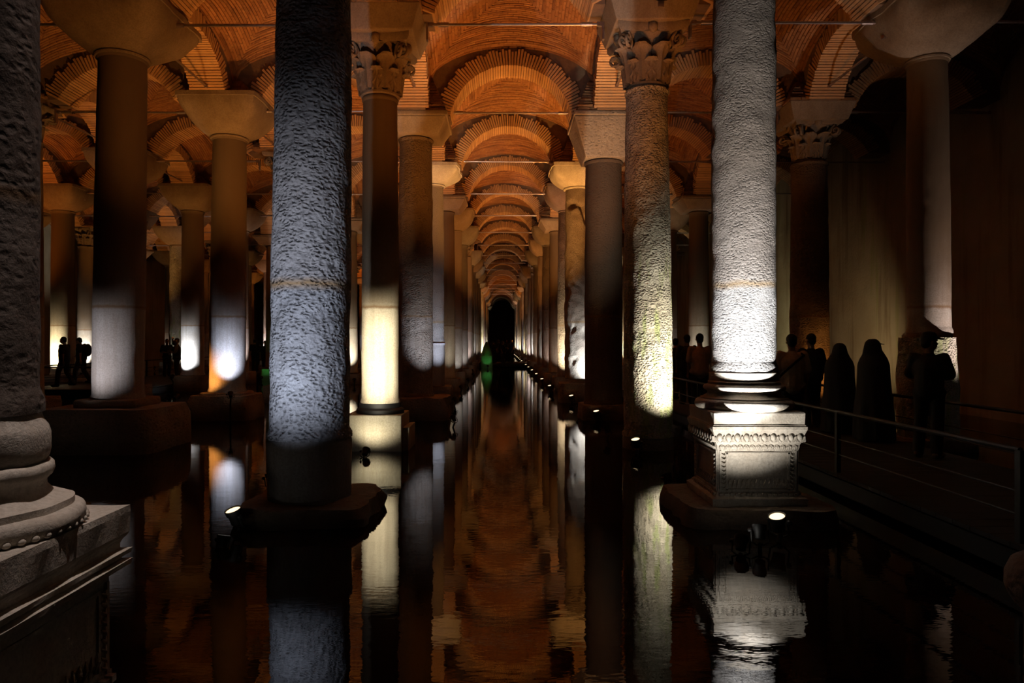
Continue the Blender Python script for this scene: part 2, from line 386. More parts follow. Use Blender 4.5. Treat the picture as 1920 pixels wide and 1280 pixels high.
# ------------------------------------------------------------------ columns
def shaft_mesh(rb, rt, zb, zt, seg=48, rows=40, lump=0.006, lean=(0, 0), seed=0.0, bulge=0.01, chips=0):
    b = MB(); prof = []
    for j in range(rows + 1):
        t = j / rows; r = rb + (rt - rb) * (t ** 1.25) + bulge * math.sin(PI * t)
        prof.append((r, zb + (zt - zb) * t))
    if lump < 0.02: # moulded ends: apophyge at the foot, astragal at the neck
        prof = [(rb * 1.07, zb), (rb * 1.07, zb + 0.05), (rb * 1.01, zb + 0.10)] + prof[2:-1] + [(rt * 1.01, zt - 0.10), (rt * 1.07, zt - 0.07), (rt * 1.08, zt - 0.035), (rt * 1.0, zt)]
    def fn(x, y, z, a):
        d = 1 + lump / max(rb, .1) * (noise.noise((x * 2.2 + seed, y * 2.2, z * 1.6)) + 0.6 * noise.noise((x * 6 + seed, y * 6, z * 5)))
        if chips:
            q = noise.noise((x * 3 + seed * 3, y * 3, z * 2.0 + 5)); d -= max(0, q - 0.35) * chips
        t = (z - zb) / (zt - zb)
        return x * d + lean[0] * t, y * d + lean[1] * t, z
    b.lathe(prof, seg, fn=fn)
    return b.mesh('shaft', True, 40)

def basket_mesh(r, hw, z0, z1, seed=0, rough=0.008):
    b = MB(); seg = 64; prof = []
    for j in range(17):
        t = j / 16; k = t ** 0.9
        e = 2 + 10 * t; rr = r + (hw - r) * (math.sin(k * PI / 2) ** 0.85 * 0.85 + k * 0.15)
        prof.append((rr, e, z0 + (z1 - z0 - 0.10) * t))
    prof += [(hw * 1.03, 14, z1 - 0.10), (hw * 1.03, 14, z1)]
    vs = []
    for rr, e, z in prof:
        for i in range(seg):
            a = 2 * PI * i / seg + PI / 4 / seg; c, s = math.cos(a), math.sin(a)
            k = (abs(c) ** e + abs(s) ** e) ** (-1 / e); x, y = c * k * rr, s * k * rr
            d = 1 + rough / hw * 2 * noise.noise((x * 3 + seed, y * 3, z * 3))
            vs.append((x * d, y * d, z))
    n = len(prof)
    fs = [(j * seg + i, j * seg + (i + 1) % seg, (j + 1) * seg + (i + 1) % seg, (j + 1) * seg + i) for j in range(n - 1) for i in range(seg)]
    fs += [tuple(reversed(range(seg))), tuple((n - 1) * seg + i for i in range(seg))]
    b.add(vs, fs)
    b.lathe([(r * 0.97, z0 - 0.06), (r * 1.06, z0 - 0.05), (r * 1.08, z0 - 0.02), (r * 1.03, z0 + 0.01)], 40)
    return b.mesh('capital', True, 35)
def block_capital(hw0, hw1, z0, z1):
    b = MB(); b.box((0, 0, (z0 + z1 - 0.12) / 2), (hw0, hw0, (z1 - 0.12 - z0) / 2), taper=hw1 / hw0 * 0.97, jit=0.012)
    b.box((0, 0, z1 - 0.06), (hw1, hw1, 0.06), jit=0.012)
    return bevel(b.mesh('capital'), 0.035)
def bevel(me, w, seg=2, sub=0):
    import bmesh
    bm = bmesh.new(); bm.from_mesh(me)
    bmesh.ops.bevel(bm, geom=list(bm.edges), offset=w, segments=seg, affect='EDGES', profile=0.6)
    bm.to_mesh(me); bm.free(); return me

def leaf_mesh(h, wd, out, r0, flare):
    b = MB(); ns, nt = 14, 8
    def P(s, t, back):
        lobes = 1 + 0.26 * math.cos(2 * PI * s * 4.0) * (1 - s * 0.3)
        wv = wd * (0.62 + 0.38 * math.sin(PI * min(s * 1.05, 1))) * lobes * (1 if s < 0.86 else math.sqrt(max(0.02, 1 - ((s - 0.86) / 0.145) ** 2)))
        x = t * wv
        curl = max(0, s - 0.62) / 0.38
        z = h * (s if s < 0.62 else 0.62 + 0.38 * math.sin(curl * 2.1) / 1.0 * 0.75)
        y = r0 + flare * s + 0.02 + out * curl ** 1.5 + 0.018 * math.cos(t * PI * 2.5) * (1 - curl * 0.5) + 0.03 * (1 - t * t) - (x * x) * 0.5 / max(r0, .1)
        return (x, -(y - (0.035 if back else 0)), z - (0.02 * curl if back else 0))
    for back in (0, 1):
        b.v += [P(i / ns, j / nt * 2 - 1, back) for i in range(ns + 1) for j in range(nt + 1)]
    n = (ns + 1) * (nt + 1); w_ = nt + 1
    for i in range(ns):
        for j in range(nt):
            a = i * w_ + j
            b.f.append((a, a + 1, a + w_ + 1, a + w_)); b.f.append((n + a + w_, n + a + w_ + 1, n + a + 1, n + a))
    for i in range(ns):
        for e in (0, nt):
            a = i * w_ + e; q = (a, a + w_, n + a + w_, n + a); b.f.append(q if e == 0 else tuple(reversed(q)))
    for j in range(nt): a = ns * w_ + j; b.f.append((a, a + 1, n + a + 1, n + a))
    return b.mesh('leaf', True, 50)
def volute_mesh():
    b = MB(); pts = []; rs = []
    for i in range(41):
        t = i / 40; a = PI * 0.5 + t * 2 * PI * 1.6; r = 0.115 * (1 - t) + 0.02
        pts.append((r * math.cos(a), 0, r * math.sin(a))); rs.append(0.034 * (1 - 0.45 * t))
    pts = [(-0.30, 0, -0.30), (-0.22, 0, -0.08), (-0.11, 0, 0.07)] + pts; rs = [0.03, 0.034, 0.036] + rs
    b.tube(pts, rs, 8); return b.mesh('volute', True)
L_LOW = leaf_mesh(0.40, 0.165, 0.13, 0.33, 0.03); L_UP = leaf_mesh(0.62, 0.175, 0.17, 0.345, 0.08); VOL = volute_mesh()
def bell_mesh():
    b = MB(); b.lathe([(0.33, 0), (0.355, 0.015), (0.355, 0.05), (0.335, 0.065), (0.33, 0.3), (0.35, 0.55), (0.42, 0.76), (0.50, 0.84)], 40)
    return b.mesh('capital', True, 40)
def abacus_mesh():
    b = MB(); vs = []; n = 12; ring = []
    for s in range(4):
        for i in range(n):
            t = i / n * 2 - 1; ring.append(Matrix.Rotation(s * PI / 2, 3, 'Z') @ Vector((t * 0.60, -(0.50 + 0.10 * t * t), 0)))
    m = len(ring)
    for k, (sc, z) in enumerate(((0.93, 0.84), (1.0, 0.90), (1.0, 0.98))): vs += [(q.x * sc, q.y * sc, z) for q in ring]
    fs = [(j * m + i, j * m + (i + 1) % m, (j + 1) * m + (i + 1) % m, (j + 1) * m + i) for j in range(2) for i in range(m)] + [tuple(reversed(range(m))), tuple(2 * m + i for i in range(m))]
    b.add(vs, fs)
    return b.mesh('abacus', True, 30)
def boss_mesh():
    b = MB(); b.ball((0, -0.52, 0.90), (0.085, 0.06, 0.10), 14, 8); return b.mesh('abacus_boss', True)
BELL = bell_mesh(); ABA = abacus_mesh(); BOSS = boss_mesh()
def corinthian(parent, z0, sc=1.0, far=False, mat='capital'):
    c = obj('capital', BELL, mat, parent, (0, 0, z0), (0, 0, 0), (sc, sc, sc))
    for me, off, zz in ((L_LOW, 0, 0.05), (L_UP, PI / 8, 0.08)):
        for k in range(8): obj('leaf', me, mat, c, (0, 0, zz), (0, 0, off + k * PI / 4))
    for k in range(4):
        for s in (0, 1):
            a = PI / 4 + k * PI / 2
            obj('volute', VOL, mat, c, (0.64 * math.cos(a) - 0.05 * (s * 2 - 1) * math.sin(a), 0.64 * math.sin(a) + 0.05 * (s * 2 - 1) * math.cos(a), 0.70), (0, 0, a + (s * 2 - 1) * 0.25))
        obj('boss', BOSS, mat, c, (0, 0, 0), (0, 0, k * PI / 2))
    obj('abacus', ABA, mat, c)

def rough_block(name, hx, hy, z0, z1, jit=0.05, seed=0, n=7, round_=0.6):
    """irregular hewn block: superellipse plan with noisy sides"""
    b = MB(); seg = 56; e = 2 + 8 * (1 - round_); vs = []; prof = []
    for j in range(n + 1):
        t = j / n; prof.append((1 - 0.05 * abs(2 * t - 1) ** 6, z0 + (z1 - z0) * t))
    prof.append((0.55, z1 + 0.004)); 
    for k, z in prof:
        for i in range(seg):
            a = 2 * PI * i / seg; c, s = math.cos(a), math.sin(a); q = (abs(c) ** e + abs(s) ** e) ** (-1 / e) * k
            x, y = c * q * hx, s * q * hy
            d = 1 + jit / max(hx, hy) * (1.6 * noise.noise((x * 1.7 + seed, y * 1.7, z * 2)) + noise.noise((x * 5 + seed, y * 5, z * 6)))
            vs.append((x * d, y * d, z + jit * 0.4 * noise.noise((x * 3, y * 3, seed))))
    m = len(prof)
    fs = [(j * seg + i, j * seg + (i + 1) % seg, (j + 1) * seg + (i + 1) % seg, (j + 1) * seg + i) for j in range(m - 1) for i in range(seg)] + [tuple(reversed(range(seg))), tuple((m - 1) * seg + i for i in range(seg))]
    b.add(vs, fs)
    return b.mesh(name, True, 50)

def attic_base(rs, z0, h, plinth=None, hw=0.5):
    """shaft radius rs: lower torus, scotia, upper torus, fillets"""
    p = [(0.50, 0.0), (0.62, 0.0)]
    R = lambda k: rs * k
    p = [(R(1.2), z0)]
    for i in range(9):
        a = -PI / 2 + PI * i / 8; p.append((R(1.40) + 0.17 * h * math.cos(a) * 0.9, z0 + h * (0.17 + 0.17 * math.sin(a))))
    p += [(R(1.36), z0 + h * 0.35), (R(1.36), z0 + h * 0.39)]
    for i in range(7):
        t = i / 6; p.append((R(1.34) - R(0.16) * math.sin(PI * t * 0.8) - R(0.06) * t, z0 + h * (0.39 + 0.22 * t)))
    p += [(R(1.22), z0 + h * 0.63)]
    for i in range(7):
        a = -PI / 2 + PI * i / 6; p.append((R(1.20) + 0.09 * h * math.cos(a), z0 + h * (0.72 + 0.09 * math.sin(a))))
    p += [(R(1.13), z0 + h * 0.84), (R(1.13), z0 + h * 0.92), (R(1.03), z0 + h)]
    b = MB(); b.lathe(p, 64, fn=lambda x, y, z, a: (x * (1 + 0.012 * noise.noise((x * 5, y * 5, z * 8))), y * (1 + 0.012 * noise.noise((x * 5, y * 5, z * 8))), z))
    return b.mesh('base', True, 50)

def square_prof(prof, name, sub=10, jit=0.004):
    """moulded square pedestal: profile of half-widths and heights"""
    b = MB(); vs = []; per = 4 * sub
    for hw, z in prof:
        for i in range(per):
            s, t = divmod(i, sub); t = t / sub * 2 - 1
            x, y = ((t, -1), (1, t), (-t, 1), (-1, -t))[s]
            n_ = jit * 2 * noise.noise((x * 3 + z * 2, y * 3, z * 7)); vs.append((x * (hw + n_), y * (hw + n_), z + n_ * 0.5))
    n = len(prof)
    fs = [(j * per + i, j * per + (i + 1) % per, (j + 1) * per + (i + 1) % per, (j + 1) * per + i) for j in range(n - 1) for i in range(per)] + [tuple(reversed(range(per))), tuple((n - 1) * per + i for i in range(per))]
    b.add(vs, fs); return b.mesh(name)

def ornament(parent, hw, zt, mat, eggs=True):
    """carved bands around a square pedestal whose cornice top is at zt"""
    for s in range(4):
        m = Matrix.Rotation(s * PI / 2, 4, 'Z')
        b = MB()                                                            # egg row
        for i in range(10):
            x = -hw * 0.94 + (i + 0.5) * hw * 1.88 / 10
            b.ball(m @ Vector((x, -hw * 0.965, zt - 0.285)), (hw * 0.062, hw * 0.062, 0.042), 10, 6)
            pts = [m @ Vector((x + 0.043 * math.cos(a), -hw * 0.975 - 0.01 * math.sin(a), zt - 0.28 - 0.055 * math.sin(a))) for a in [PI * k / 8 for k in range(9)]]
            b.tube(pts, 0.009, 5)
            b.box((0, 0, 0), (0.006, 0.02, 0.03), mat=m @ Matrix.Translation((x + hw * 0.094, -hw * 0.96, zt - 0.30)))
        if eggs: obj('egg_moulding', b.mesh('egg_moulding', True, 50), mat, parent)
        b = MB()                                                            # leaf row under the cornice
        for i in range(13):
            x = -hw * 0.84 + (i + 0.5) * hw * 1.68 / 13
            for k in (-1, 0, 1): b.tube([m @ Vector((x, -hw * 0.875, zt - 0.36)), m @ Vector((x + k * 0.018, -hw * 0.90, zt - 0.39)), m @ Vector((x + k * 0.026, -hw * 0.865, zt - 0.43))], [0.006, 0.012, 0.004], 5)
        if eggs: obj('leaf_moulding', b.mesh('leaf_moulding', True, 50), mat, parent)
        b = MB()                                                            # sunken panel frame with carved border
        for x0, x1, z0, z1 in ((-0.84, 0.84, -0.47, -0.445), (-0.84, 0.84, -0.86, -0.835)):
            b.box((0, -hw * 0.855, zt + (z0 + z1) / 2), (hw * 0.70, 0.012, 0.010), mat=m)
        for sx in (-1, 1):
            b.box((sx * hw * 0.66, -hw * 0.855, zt - 0.65), (0.010, 0.012, 0.20), mat=m)
            b.box((sx * hw * 0.80, -hw * 0.855, zt - 0.65), (0.010, 0.012, 0.22), mat=m)
            for i in range(9):
                b.tube([m @ Vector((sx * hw * 0.69, -hw * 0.87, zt - 0.47 - i * 0.044)), m @ Vector((sx * hw * 0.73, -hw * 0.885, zt - 0.485 - i * 0.044)), m @ Vector((sx * hw * 0.775, -hw * 0.865, zt - 0.465 - i * 0.044))], [0.007, 0.012, 0.006], 5)
        for i in range(14):
            x = -hw * 0.66 + (i + 0.5) * hw * 1.32 / 14
            b.tube([m @ Vector((x - 0.014, -hw * 0.865, zt - 0.825)), m @ Vector((x, -hw * 0.89, zt - 0.775)), m @ Vector((x + 0.014, -hw * 0.865, zt - 0.735))], [0.006, 0.013, 0.004], 5)
        obj('panel_frame', b.mesh('panel_frame'), mat, parent)
        b = MB()                                                            # dentil row at the foot
        for i in range(15):
            x = -hw * 0.86 + (i + 0.5) * hw * 1.72 / 15
            b.box((x, -hw * 0.895, zt - 0.895), (hw * 0.035, 0.02, 0.016), mat=m)
        obj('dentil_moulding', b.mesh('dentil_moulding'), mat, parent)

G_SHAFT = [shaft_mesh(0.40, 0.36, 0.5, 7.0, 40, 26, 0.012, seed=s) for s in (1.0, 5.0)] + [shaft_mesh(0.44, 0.40, 0.5, 7.0, 40, 40, 0.022, seed=9.0)]
G_BASK = [basket_mesh(0.40, 0.95, 7.02, 7.92, s) for s in (0, 4)]; G_BLOCK = block_capital(0.58, 0.86, 7.0, 7.5)
G_FOOT = [rough_block('footing', 0.62, 0.62, -0.5, 0.5, 0.03, s, round_=0.35) for s in (1, 2, 3)]
IMP = bevel((lambda b: (b.box((0, 0, 7.72), (0.66, 0.66, 0.20), taper=1.22, jit=0.01), b)[1])(MB()).mesh('impost_block'), 0.02)

def pier(x, y, z):
    CAPZ[(min(LX, key=lambda k: abs(LX[k] - x)), round((y - 2.95) / SP))] = z
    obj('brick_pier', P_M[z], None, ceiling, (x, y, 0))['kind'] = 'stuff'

COLS = {}
def col_root(ln, n, label, x=None, y=None, group=None):
    x = LX[ln] if x is None else x; y = RY(n) if y is None else y
    r = empty('stone_column', (x, y, 0), label, 'column', group); COLS[(ln, n)] = r
    return r

# --- foreground left column A0 with carved pedestal
r = col_root('A', 0, 'dark column on moulded pedestal cropped by the left edge, nearest the camera', -2.33, 2.95)
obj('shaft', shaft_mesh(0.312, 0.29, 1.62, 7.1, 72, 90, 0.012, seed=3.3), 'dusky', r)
wob = lambda x, y, z, a: (x * (1 + 0.03 * noise.noise((x * 5, y * 5, z * 6))), y * (1 + 0.03 * noise.noise((x * 5, y * 5, z * 6))), z + 0.01 * noise.noise((x * 7, y * 7, z)))
b = MB(); b.lathe([(0.42, 1.115), (0.475, 1.12), (0.492, 1.14), (0.497, 1.165), (0.490, 1.19), (0.470, 1.205), (0.445, 1.207), (0.443, 1.235), (0.41, 1.24), (0.365, 1.26), (0.340, 1.29), (0.338, 1.32), (0.35, 1.335), (0.362, 1.345), (0.370, 1.365), (0.366, 1.39), (0.35, 1.405), (0.33, 1.41)], 96, fn=wob)
obj('base', b.mesh('base', True, 45), 'carved', r)
b = MB(); b.lathe([(0.335, 1.41), (0.346, 1.43), (0.352, 1.46), (0.352, 1.53), (0.345, 1.56), (0.328, 1.585), (0.32, 1.62), (0.314, 1.68)], 96, fn=wob)
obj('shaft_foot', b.mesh('shaft_foot', True, 60), 'carved', r)
b = MB()
for i in range(56):
    a = 2 * PI * i / 56; b.ball((0.488 * math.cos(a), 0.488 * math.sin(a), 1.137), (0.018, 0.018, 0.014), 8, 6)
obj('bead_moulding', b.mesh('bead_moulding', True), 'carved', r)
ped = obj('pedestal', square_prof([(0.47, -0.5), (0.47, 0.02), (0.46, 0.06), (0.44, 0.10), (0.43, 0.14), (0.43, 0.80), (0.44, 0.825), (0.502, 0.832), (0.506, 0.858), (0.47, 0.866), (0.47, 0.880), (0.498, 0.886), (0.501, 0.908), (0.46, 0.916), (0.46, 0.94), (0.47, 0.96),
    (0.485, 0.975), (0.492, 0.99), (0.496, 1.09), (0.492, 1.12)], 'pedestal', 24, 0.006), 'carved', r)
ornament(ped, 0.5, 1.20, 'carved', eggs=False)
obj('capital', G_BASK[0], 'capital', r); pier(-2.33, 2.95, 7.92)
# --- A1 pitted blue-lit column
r = col_root('A', 1, 'massive pitted grey column lit bluish, standing left of the central aisle')
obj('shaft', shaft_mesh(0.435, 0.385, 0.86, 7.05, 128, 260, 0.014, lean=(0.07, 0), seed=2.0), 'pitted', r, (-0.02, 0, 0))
b = MB(); b.lathe([(0.44, 0.12), (0.455, 0.2), (0.46, 0.80), (0.45, 0.86), (0.42, 0.885)], 64, fn=lambda x, y, z, a: (x * (1 + 0.02 * noise.noise((x * 4, y * 4, z * 3))), y * (1 + 0.02 * noise.noise((x * 4, y * 4, z * 3))), z + (0.05 * x if z > 0.7 else 0)))
obj('drum', b.mesh('drum', True, 50), 'grey', r, (-0.02, 0, 0))
obj('footing', rough_block('footing', 0.69, 0.72, -0.5, 0.19, 0.07, 4, round_=0.55), 'block', r, (0.02, 0, 0))
obj('capital', G_BASK[1], 'capital', r); pier(LX['A'], RY(1), 7.92)
# --- A2 honey column with Corinthian capital
r = col_root('A', 2, 'smooth honey-lit column with leafy capital on a pale stone pedestal', -2.18)
obj('shaft', shaft_mesh(0.335, 0.305, 0.80, 6.36, 64, 80, 0.006, seed=6), 'warm', r)
b = MB(); b.lathe([(0.40, 0.60), (0.43, 0.62), (0.43, 0.70), (0.38, 0.74), (0.37, 0.82)], 48); obj('base', b.mesh('base', True, 40), 'base_shade', r)  # base coloured black to paint the shade between shaft and pedestal
b = MB(); b.box((-0.04, 0, 0.08), (0.50, 0.5, 0.55), jit=0.01); ped = obj('pedestal', bevel(b.mesh('pedestal'), 0.02), 'pale_block', r)
b = MB(); b.box((0.51, 0.05, -0.02), (0.055, 0.42, 0.42), jit=0.015); obj('side_slab', bevel(b.mesh('side_slab'), 0.015), 'pale_block', ped)
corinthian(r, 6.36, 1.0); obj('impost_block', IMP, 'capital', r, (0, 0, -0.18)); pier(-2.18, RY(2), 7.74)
# --- A3 grainy column
r = col_root('A', 3, 'rough dark column with bluish right flank, just behind the honey-lit column')
obj('shaft', shaft_mesh(0.43, 0.41, 0.55, 7.02, 80, 120, 0.016, seed=8), 'rough', r)
obj('capital', block_capital(0.62, 0.86, 7.02, 7.5), 'capital', r); obj('footing', rough_block('footing', 0.72, 0.7, -0.5, 0.55, 0.08, 7, round_=0.5), 'block', r, (0.15, 0, 0)); pier(LX['A'], RY(3), 7.5)
# --- A4
r = col_root('A', 4, 'narrow grey column with one dark joint ring, fifth along the left of the aisle', -2.16)
obj('shaft', shaft_mesh(0.36, 0.34, 1.93, 6.95, 56, 60, 0.012, seed=12), 'crusted', r)
obj('drum', shaft_mesh(0.385, 0.38, 0.4, 1.91, 56, 20, 0.012, seed=13), 'grey', r)
obj('capital', basket_mesh(0.38, 0.86, 6.95, 7.5, 3, 0.02), 'carved', r); obj('footing', G_FOOT[0], 'block', r); pier(LX['A'], RY(4), 7.5)

# --- B0: only its worn foot enters the frame
r = col_root('B', 0, 'worn round column foot peeking in at the right edge')
obj('shaft', shaft_mesh(0.33, 0.31, 0.98, 7.0, 56, 40, 0.012, seed=21), 'rough', r)
b = MB(); b.lathe([(0.36, -0.5), (0.36, 0.72), (0.40, 0.76), (0.435, 0.82), (0.44, 0.88), (0.42, 0.93), (0.37, 0.96), (0.34, 0.99)], 48, fn=lambda x, y, z, a: (x * (1 + 0.04 * noise.noise((x * 4, y * 4, z * 4))), y * (1 + 0.04 * noise.noise((x * 4, y * 4, z * 4))), z))
obj('base', b.mesh('base', True, 50), 'block', r); obj('capital', G_BASK[0], 'capital', r); pier(LX['B'], RY(0), 7.92)
# --- B1 bright column on carved pedestal
r = col_root('B', 1, 'brilliantly white-lit column on a carved marble pedestal right of the aisle', 2.745)
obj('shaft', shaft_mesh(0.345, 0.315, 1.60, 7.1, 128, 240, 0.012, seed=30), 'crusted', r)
b = MB(); b.lathe([(0.375, 1.50), (0.375, 1.585), (0.36, 1.60)], 64); obj('shaft_foot', b.mesh('shaft_foot', True, 40), 'carved', r)
obj('base', attic_base(0.345, 1.18, 0.33), 'carved', r)
ped = obj('pedestal', square_prof([(0.50, 0.18), (0.505, 0.27), (0.475, 0.285), (0.455, 0.30), (0.43, 0.34), (0.42, 0.40), (0.42, 0.72), (0.425, 0.76), (0.44, 0.80), (0.44, 0.83), (0.455, 0.86), (0.475, 0.93), (0.495, 0.99), (0.50, 1.00), (0.50, 1.03),
    (0.485, 1.035), (0.49, 1.045), (0.478, 1.05), (0.482, 1.17), (0.47, 1.185)], 'pedestal', 24, 0.004), 'carved', r)
ornament(ped, 0.5, 1.20, 'carved')
obj('footing', rough_block('footing', 0.80, 0.74, -0.5, 0.19, 0.05, 14, round_=0.12), 'block', r, (0.0, 0.02, 0))
obj('capital', G_BASK[0], 'capital', r); pier(2.745, RY(1), 7.92)
# --- B2 mossy column with Corinthian capital
r = col_root('B', 2, 'knobbly moss-streaked column with leafy capital and stone impost right of the aisle')
obj('shaft', shaft_mesh(0.44, 0.37, 0.22, 6.50, 112, 220, 0.012, lean=(-0.03, 0), seed=17), 'mossy', r, (0.03, 0, 0))
b = MB(); b.lathe([(0.46, -0.5), (0.46, 0.05), (0.45, 0.20), (0.40, 0.24)], 48); obj('drum', b.mesh('drum', True, 40), 'block', r, (0.03, 0, 0))
corinthian(r, 6.50, 1.04, mat='carved'); obj('impost_block', IMP, 'carved', r); pier(LX['B'], RY(2), 7.92)
# --- B3
r = col_root('B', 3, 'dark brown unlit column right of the aisle, behind the mossy column', 2.62)
obj('shaft', shaft_mesh(0.465, 0.45, 0.35, 6.45, 72, 80, 0.012, seed=41), 'dusky', r)
obj('capital', block_capital(0.52, 0.84, 6.45, 7.5), 'block', r); obj('footing', rough_block('footing', 0.62, 0.62, -0.5, 0.36, 0.04, 41, round_=0.3), 'block', r); pier(LX['B'], RY(3), 7.5)
# --- B4 broken white-lit
r = col_root('B', 4, 'broken white-lit column with chipped flank beside the dark brown column', 2.50)
obj('shaft', shaft_mesh(0.40, 0.37, 0.75, 6.85, 96, 150, 0.035, seed=52, chips=0.9), 'crusted', r)
obj('capital', basket_mesh(0.42, 0.86, 6.85, 7.5, 9, 0.03), 'carved', r); obj('footing', G_FOOT[1], 'block', r, (0, 0, 0.1)); pier(LX['B'], RY(4), 7.5)
# --- C2
r = col_root('C', 2, 'broad smooth column on a wide dark block, second line left', -6.95)
obj('shaft', shaft_mesh(0.425, 0.40, 0.88, 7.10, 80, 90, 0.006, lean=(0.09, 0), seed=61), 'grey', r, (-0.02, 0, 0))
obj('capital', basket_mesh(0.43, 1.02, 7.10, 7.92, 6, 0.02), 'capital', r, (0.07, 0, 0)); obj('footing', rough_block('footing', 1.0, 0.9, -0.5, 0.76, 0.03, 22, round_=0.1), 'block', r, (-0.02, 0, 0))
obj('plinth', rough_block('plinth', 0.56, 0.56, 0.7, 0.90, 0.02, 23, round_=0.1), 'block', r); pier(-6.9, RY(2), 7.92)
# --- C3
r = col_root('C', 3, 'smooth column half orange and half blue lit, second line left', -6.88)
obj('shaft', shaft_mesh(0.43, 0.40, 0.66, 7.05, 72, 80, 0.005, lean=(0.06, 0), seed=63), 'grey', r)
obj('capital', basket_mesh(0.43, 0.96, 7.05, 7.92, 8, 0.012), 'capital', r, (0.06, 0, 0)); obj('footing', rough_block('footing', 0.76, 0.7, -0.5, 0.60, 0.04, 25, round_=0.15), 'block', r)
obj('plinth', rough_block('plinth', 0.54, 0.54, 0.55, 0.67, 0.02, 26, round_=0.3), 'block', r); pier(-6.85, RY(3), 7.92)
# --- H2, H3
r = col_root('H', 2, 'plain pinkish column on a rough stone drum, beside the man in the cap')
obj('shaft', shaft_mesh(0.345, 0.325, 2.08, 7.05, 72, 80, 0.006, lean=(-0.04, 0), seed=71), 'smooth', r, (0.04, 0, 0))
obj('drum', shaft_mesh(0.49, 0.46, 0.15, 2.0, 72, 60, 0.03, seed=72), 'mossy', r); obj('footing', G_FOOT[2], 'block', r, (0, 0, -0.3))
b = MB(); b.lathe([(0.40, 1.99), (0.40, 2.04), (0.36, 2.09)], 40); obj('lead_ring', b.mesh('lead_ring', True, 40), 'block', r)
obj('capital', basket_mesh(0.345, 0.95, 7.05, 7.92, 16, 0.03), 'capital', r); pier(7.8, RY(2), 7.92)
r = col_root('H', 3, 'reddish rough column with small leafy capital against the plastered wall', 7.82)
obj('shaft', shaft_mesh(0.46, 0.42, 0.3, 6.42, 72, 100, 0.018, seed=74), 'rough', r)
corinthian(r, 6.42, 1.0); obj('impost_block', IMP, 'capital', r, (0, 0, -0.18)); obj('footing', G_FOOT[0], 'block', r, (0, 0, -0.1)); pier(7.8, RY(3), 7.74)
# --- D5, E5 white-lit columns
for ln, n, x, mt, lab in (('D', 5, -12.05, 'grey', 'white-glowing smooth column beside the two standing silhouettes'), ('E', 5, -17.15, 'warm', 'yellowish lit column behind the two walking silhouettes')):
    r = col_root(ln, n, lab, x)
    obj('shaft', shaft_mesh(0.42, 0.39, 0.62, 7.02, 56, 60, 0.005, seed=ord(ln)), mt, r); obj('capital', G_BASK[0], 'capital', r); obj('footing', G_FOOT[0], 'block', r, (0, 0, 0.1)); pier(x, RY(n), 7.92)
# --- all the others
rr = random.Random(99); gm = ['smooth', 'grey', 'rough']
gmat = [[], [], []]
SH = {}
for i, me in enumerate(G_SHAFT):
    for k in ('smooth', 'grey', 'rough', 'mossy', 'warm', 'crusted'):
        c2 = me.copy(); c2.materials.clear(); c2.materials.append(M[k]); SH[(i, k)] = c2
for ln, (n0, n1) in ROWS.items():
    for n in range(n0, n1 + 1):
        if (ln, n) in COLS: continue
        kind = rr.random(); i = rr.choice((0, 1, 2)); k = rr.choice(('smooth', 'grey', 'warm')) if i < 2 else rr.choice(('rough', 'mossy', 'crusted'))
        look = {'smooth': 'smooth', 'grey': 'greyish', 'warm': 'honey-coloured', 'rough': 'rough', 'mossy': 'knobbly', 'crusted': 'grainy'}[k]
        seen = n - n0 + 1
        r = col_root(ln, n, f'{look} stone column, {ORD[n + 1] if ln in "AB" else ORD[seen]} back in the {LINENAME[ln]}', LX[ln] + rr.uniform(-0.05, 0.05), group='receding rows of columns')
        obj('shaft', SH[(i, k)], None, r, (0, 0, 0), (0, 0, rr.uniform(0, 6)))
        if kind < 0.22 and n < 12: 
            corinthian(r, 6.99, 0.62 if False else 0.94); zc = 7.92
        elif kind < 0.45: obj('capital', G_BLOCK, 'capital', r); zc = 7.5
        else: obj('capital', rr.choice(G_BASK), 'capital', r); zc = 7.92
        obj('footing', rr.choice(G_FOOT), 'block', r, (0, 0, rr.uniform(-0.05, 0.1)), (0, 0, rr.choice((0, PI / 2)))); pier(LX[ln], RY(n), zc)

def put_arch(loc, rz, span, row, zl, zr):
    core, br = arch_pair(zl, zr)
    a = obj('arch', core, None, ceiling, loc, (0, 0, rz), (span / SP, 1, 1))
    if row <= 12:
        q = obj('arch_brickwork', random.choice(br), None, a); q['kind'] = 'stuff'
for l0, l1, n0, n1 in bays:
    for n in range(n0, n1 + 1): put_arch(((XX[l0] + XX[l1]) / 2, RY(n), 0), 0, XX[l1] - XX[l0], n, CAPZ.get((l0, n), 7.92), CAPZ.get((l1, n), 7.92))
for ln in lines:
    n0, n1 = ROWS[ln]; n0 = max(1, n0 - 1)
    for n in range(n0, n1):
        put_arch((LX[ln], RY(n) + SP / 2, 0), PI / 2, SP, n, CAPZ.get((ln, n), 7.92), CAPZ.get((ln, n + 1), 7.92))

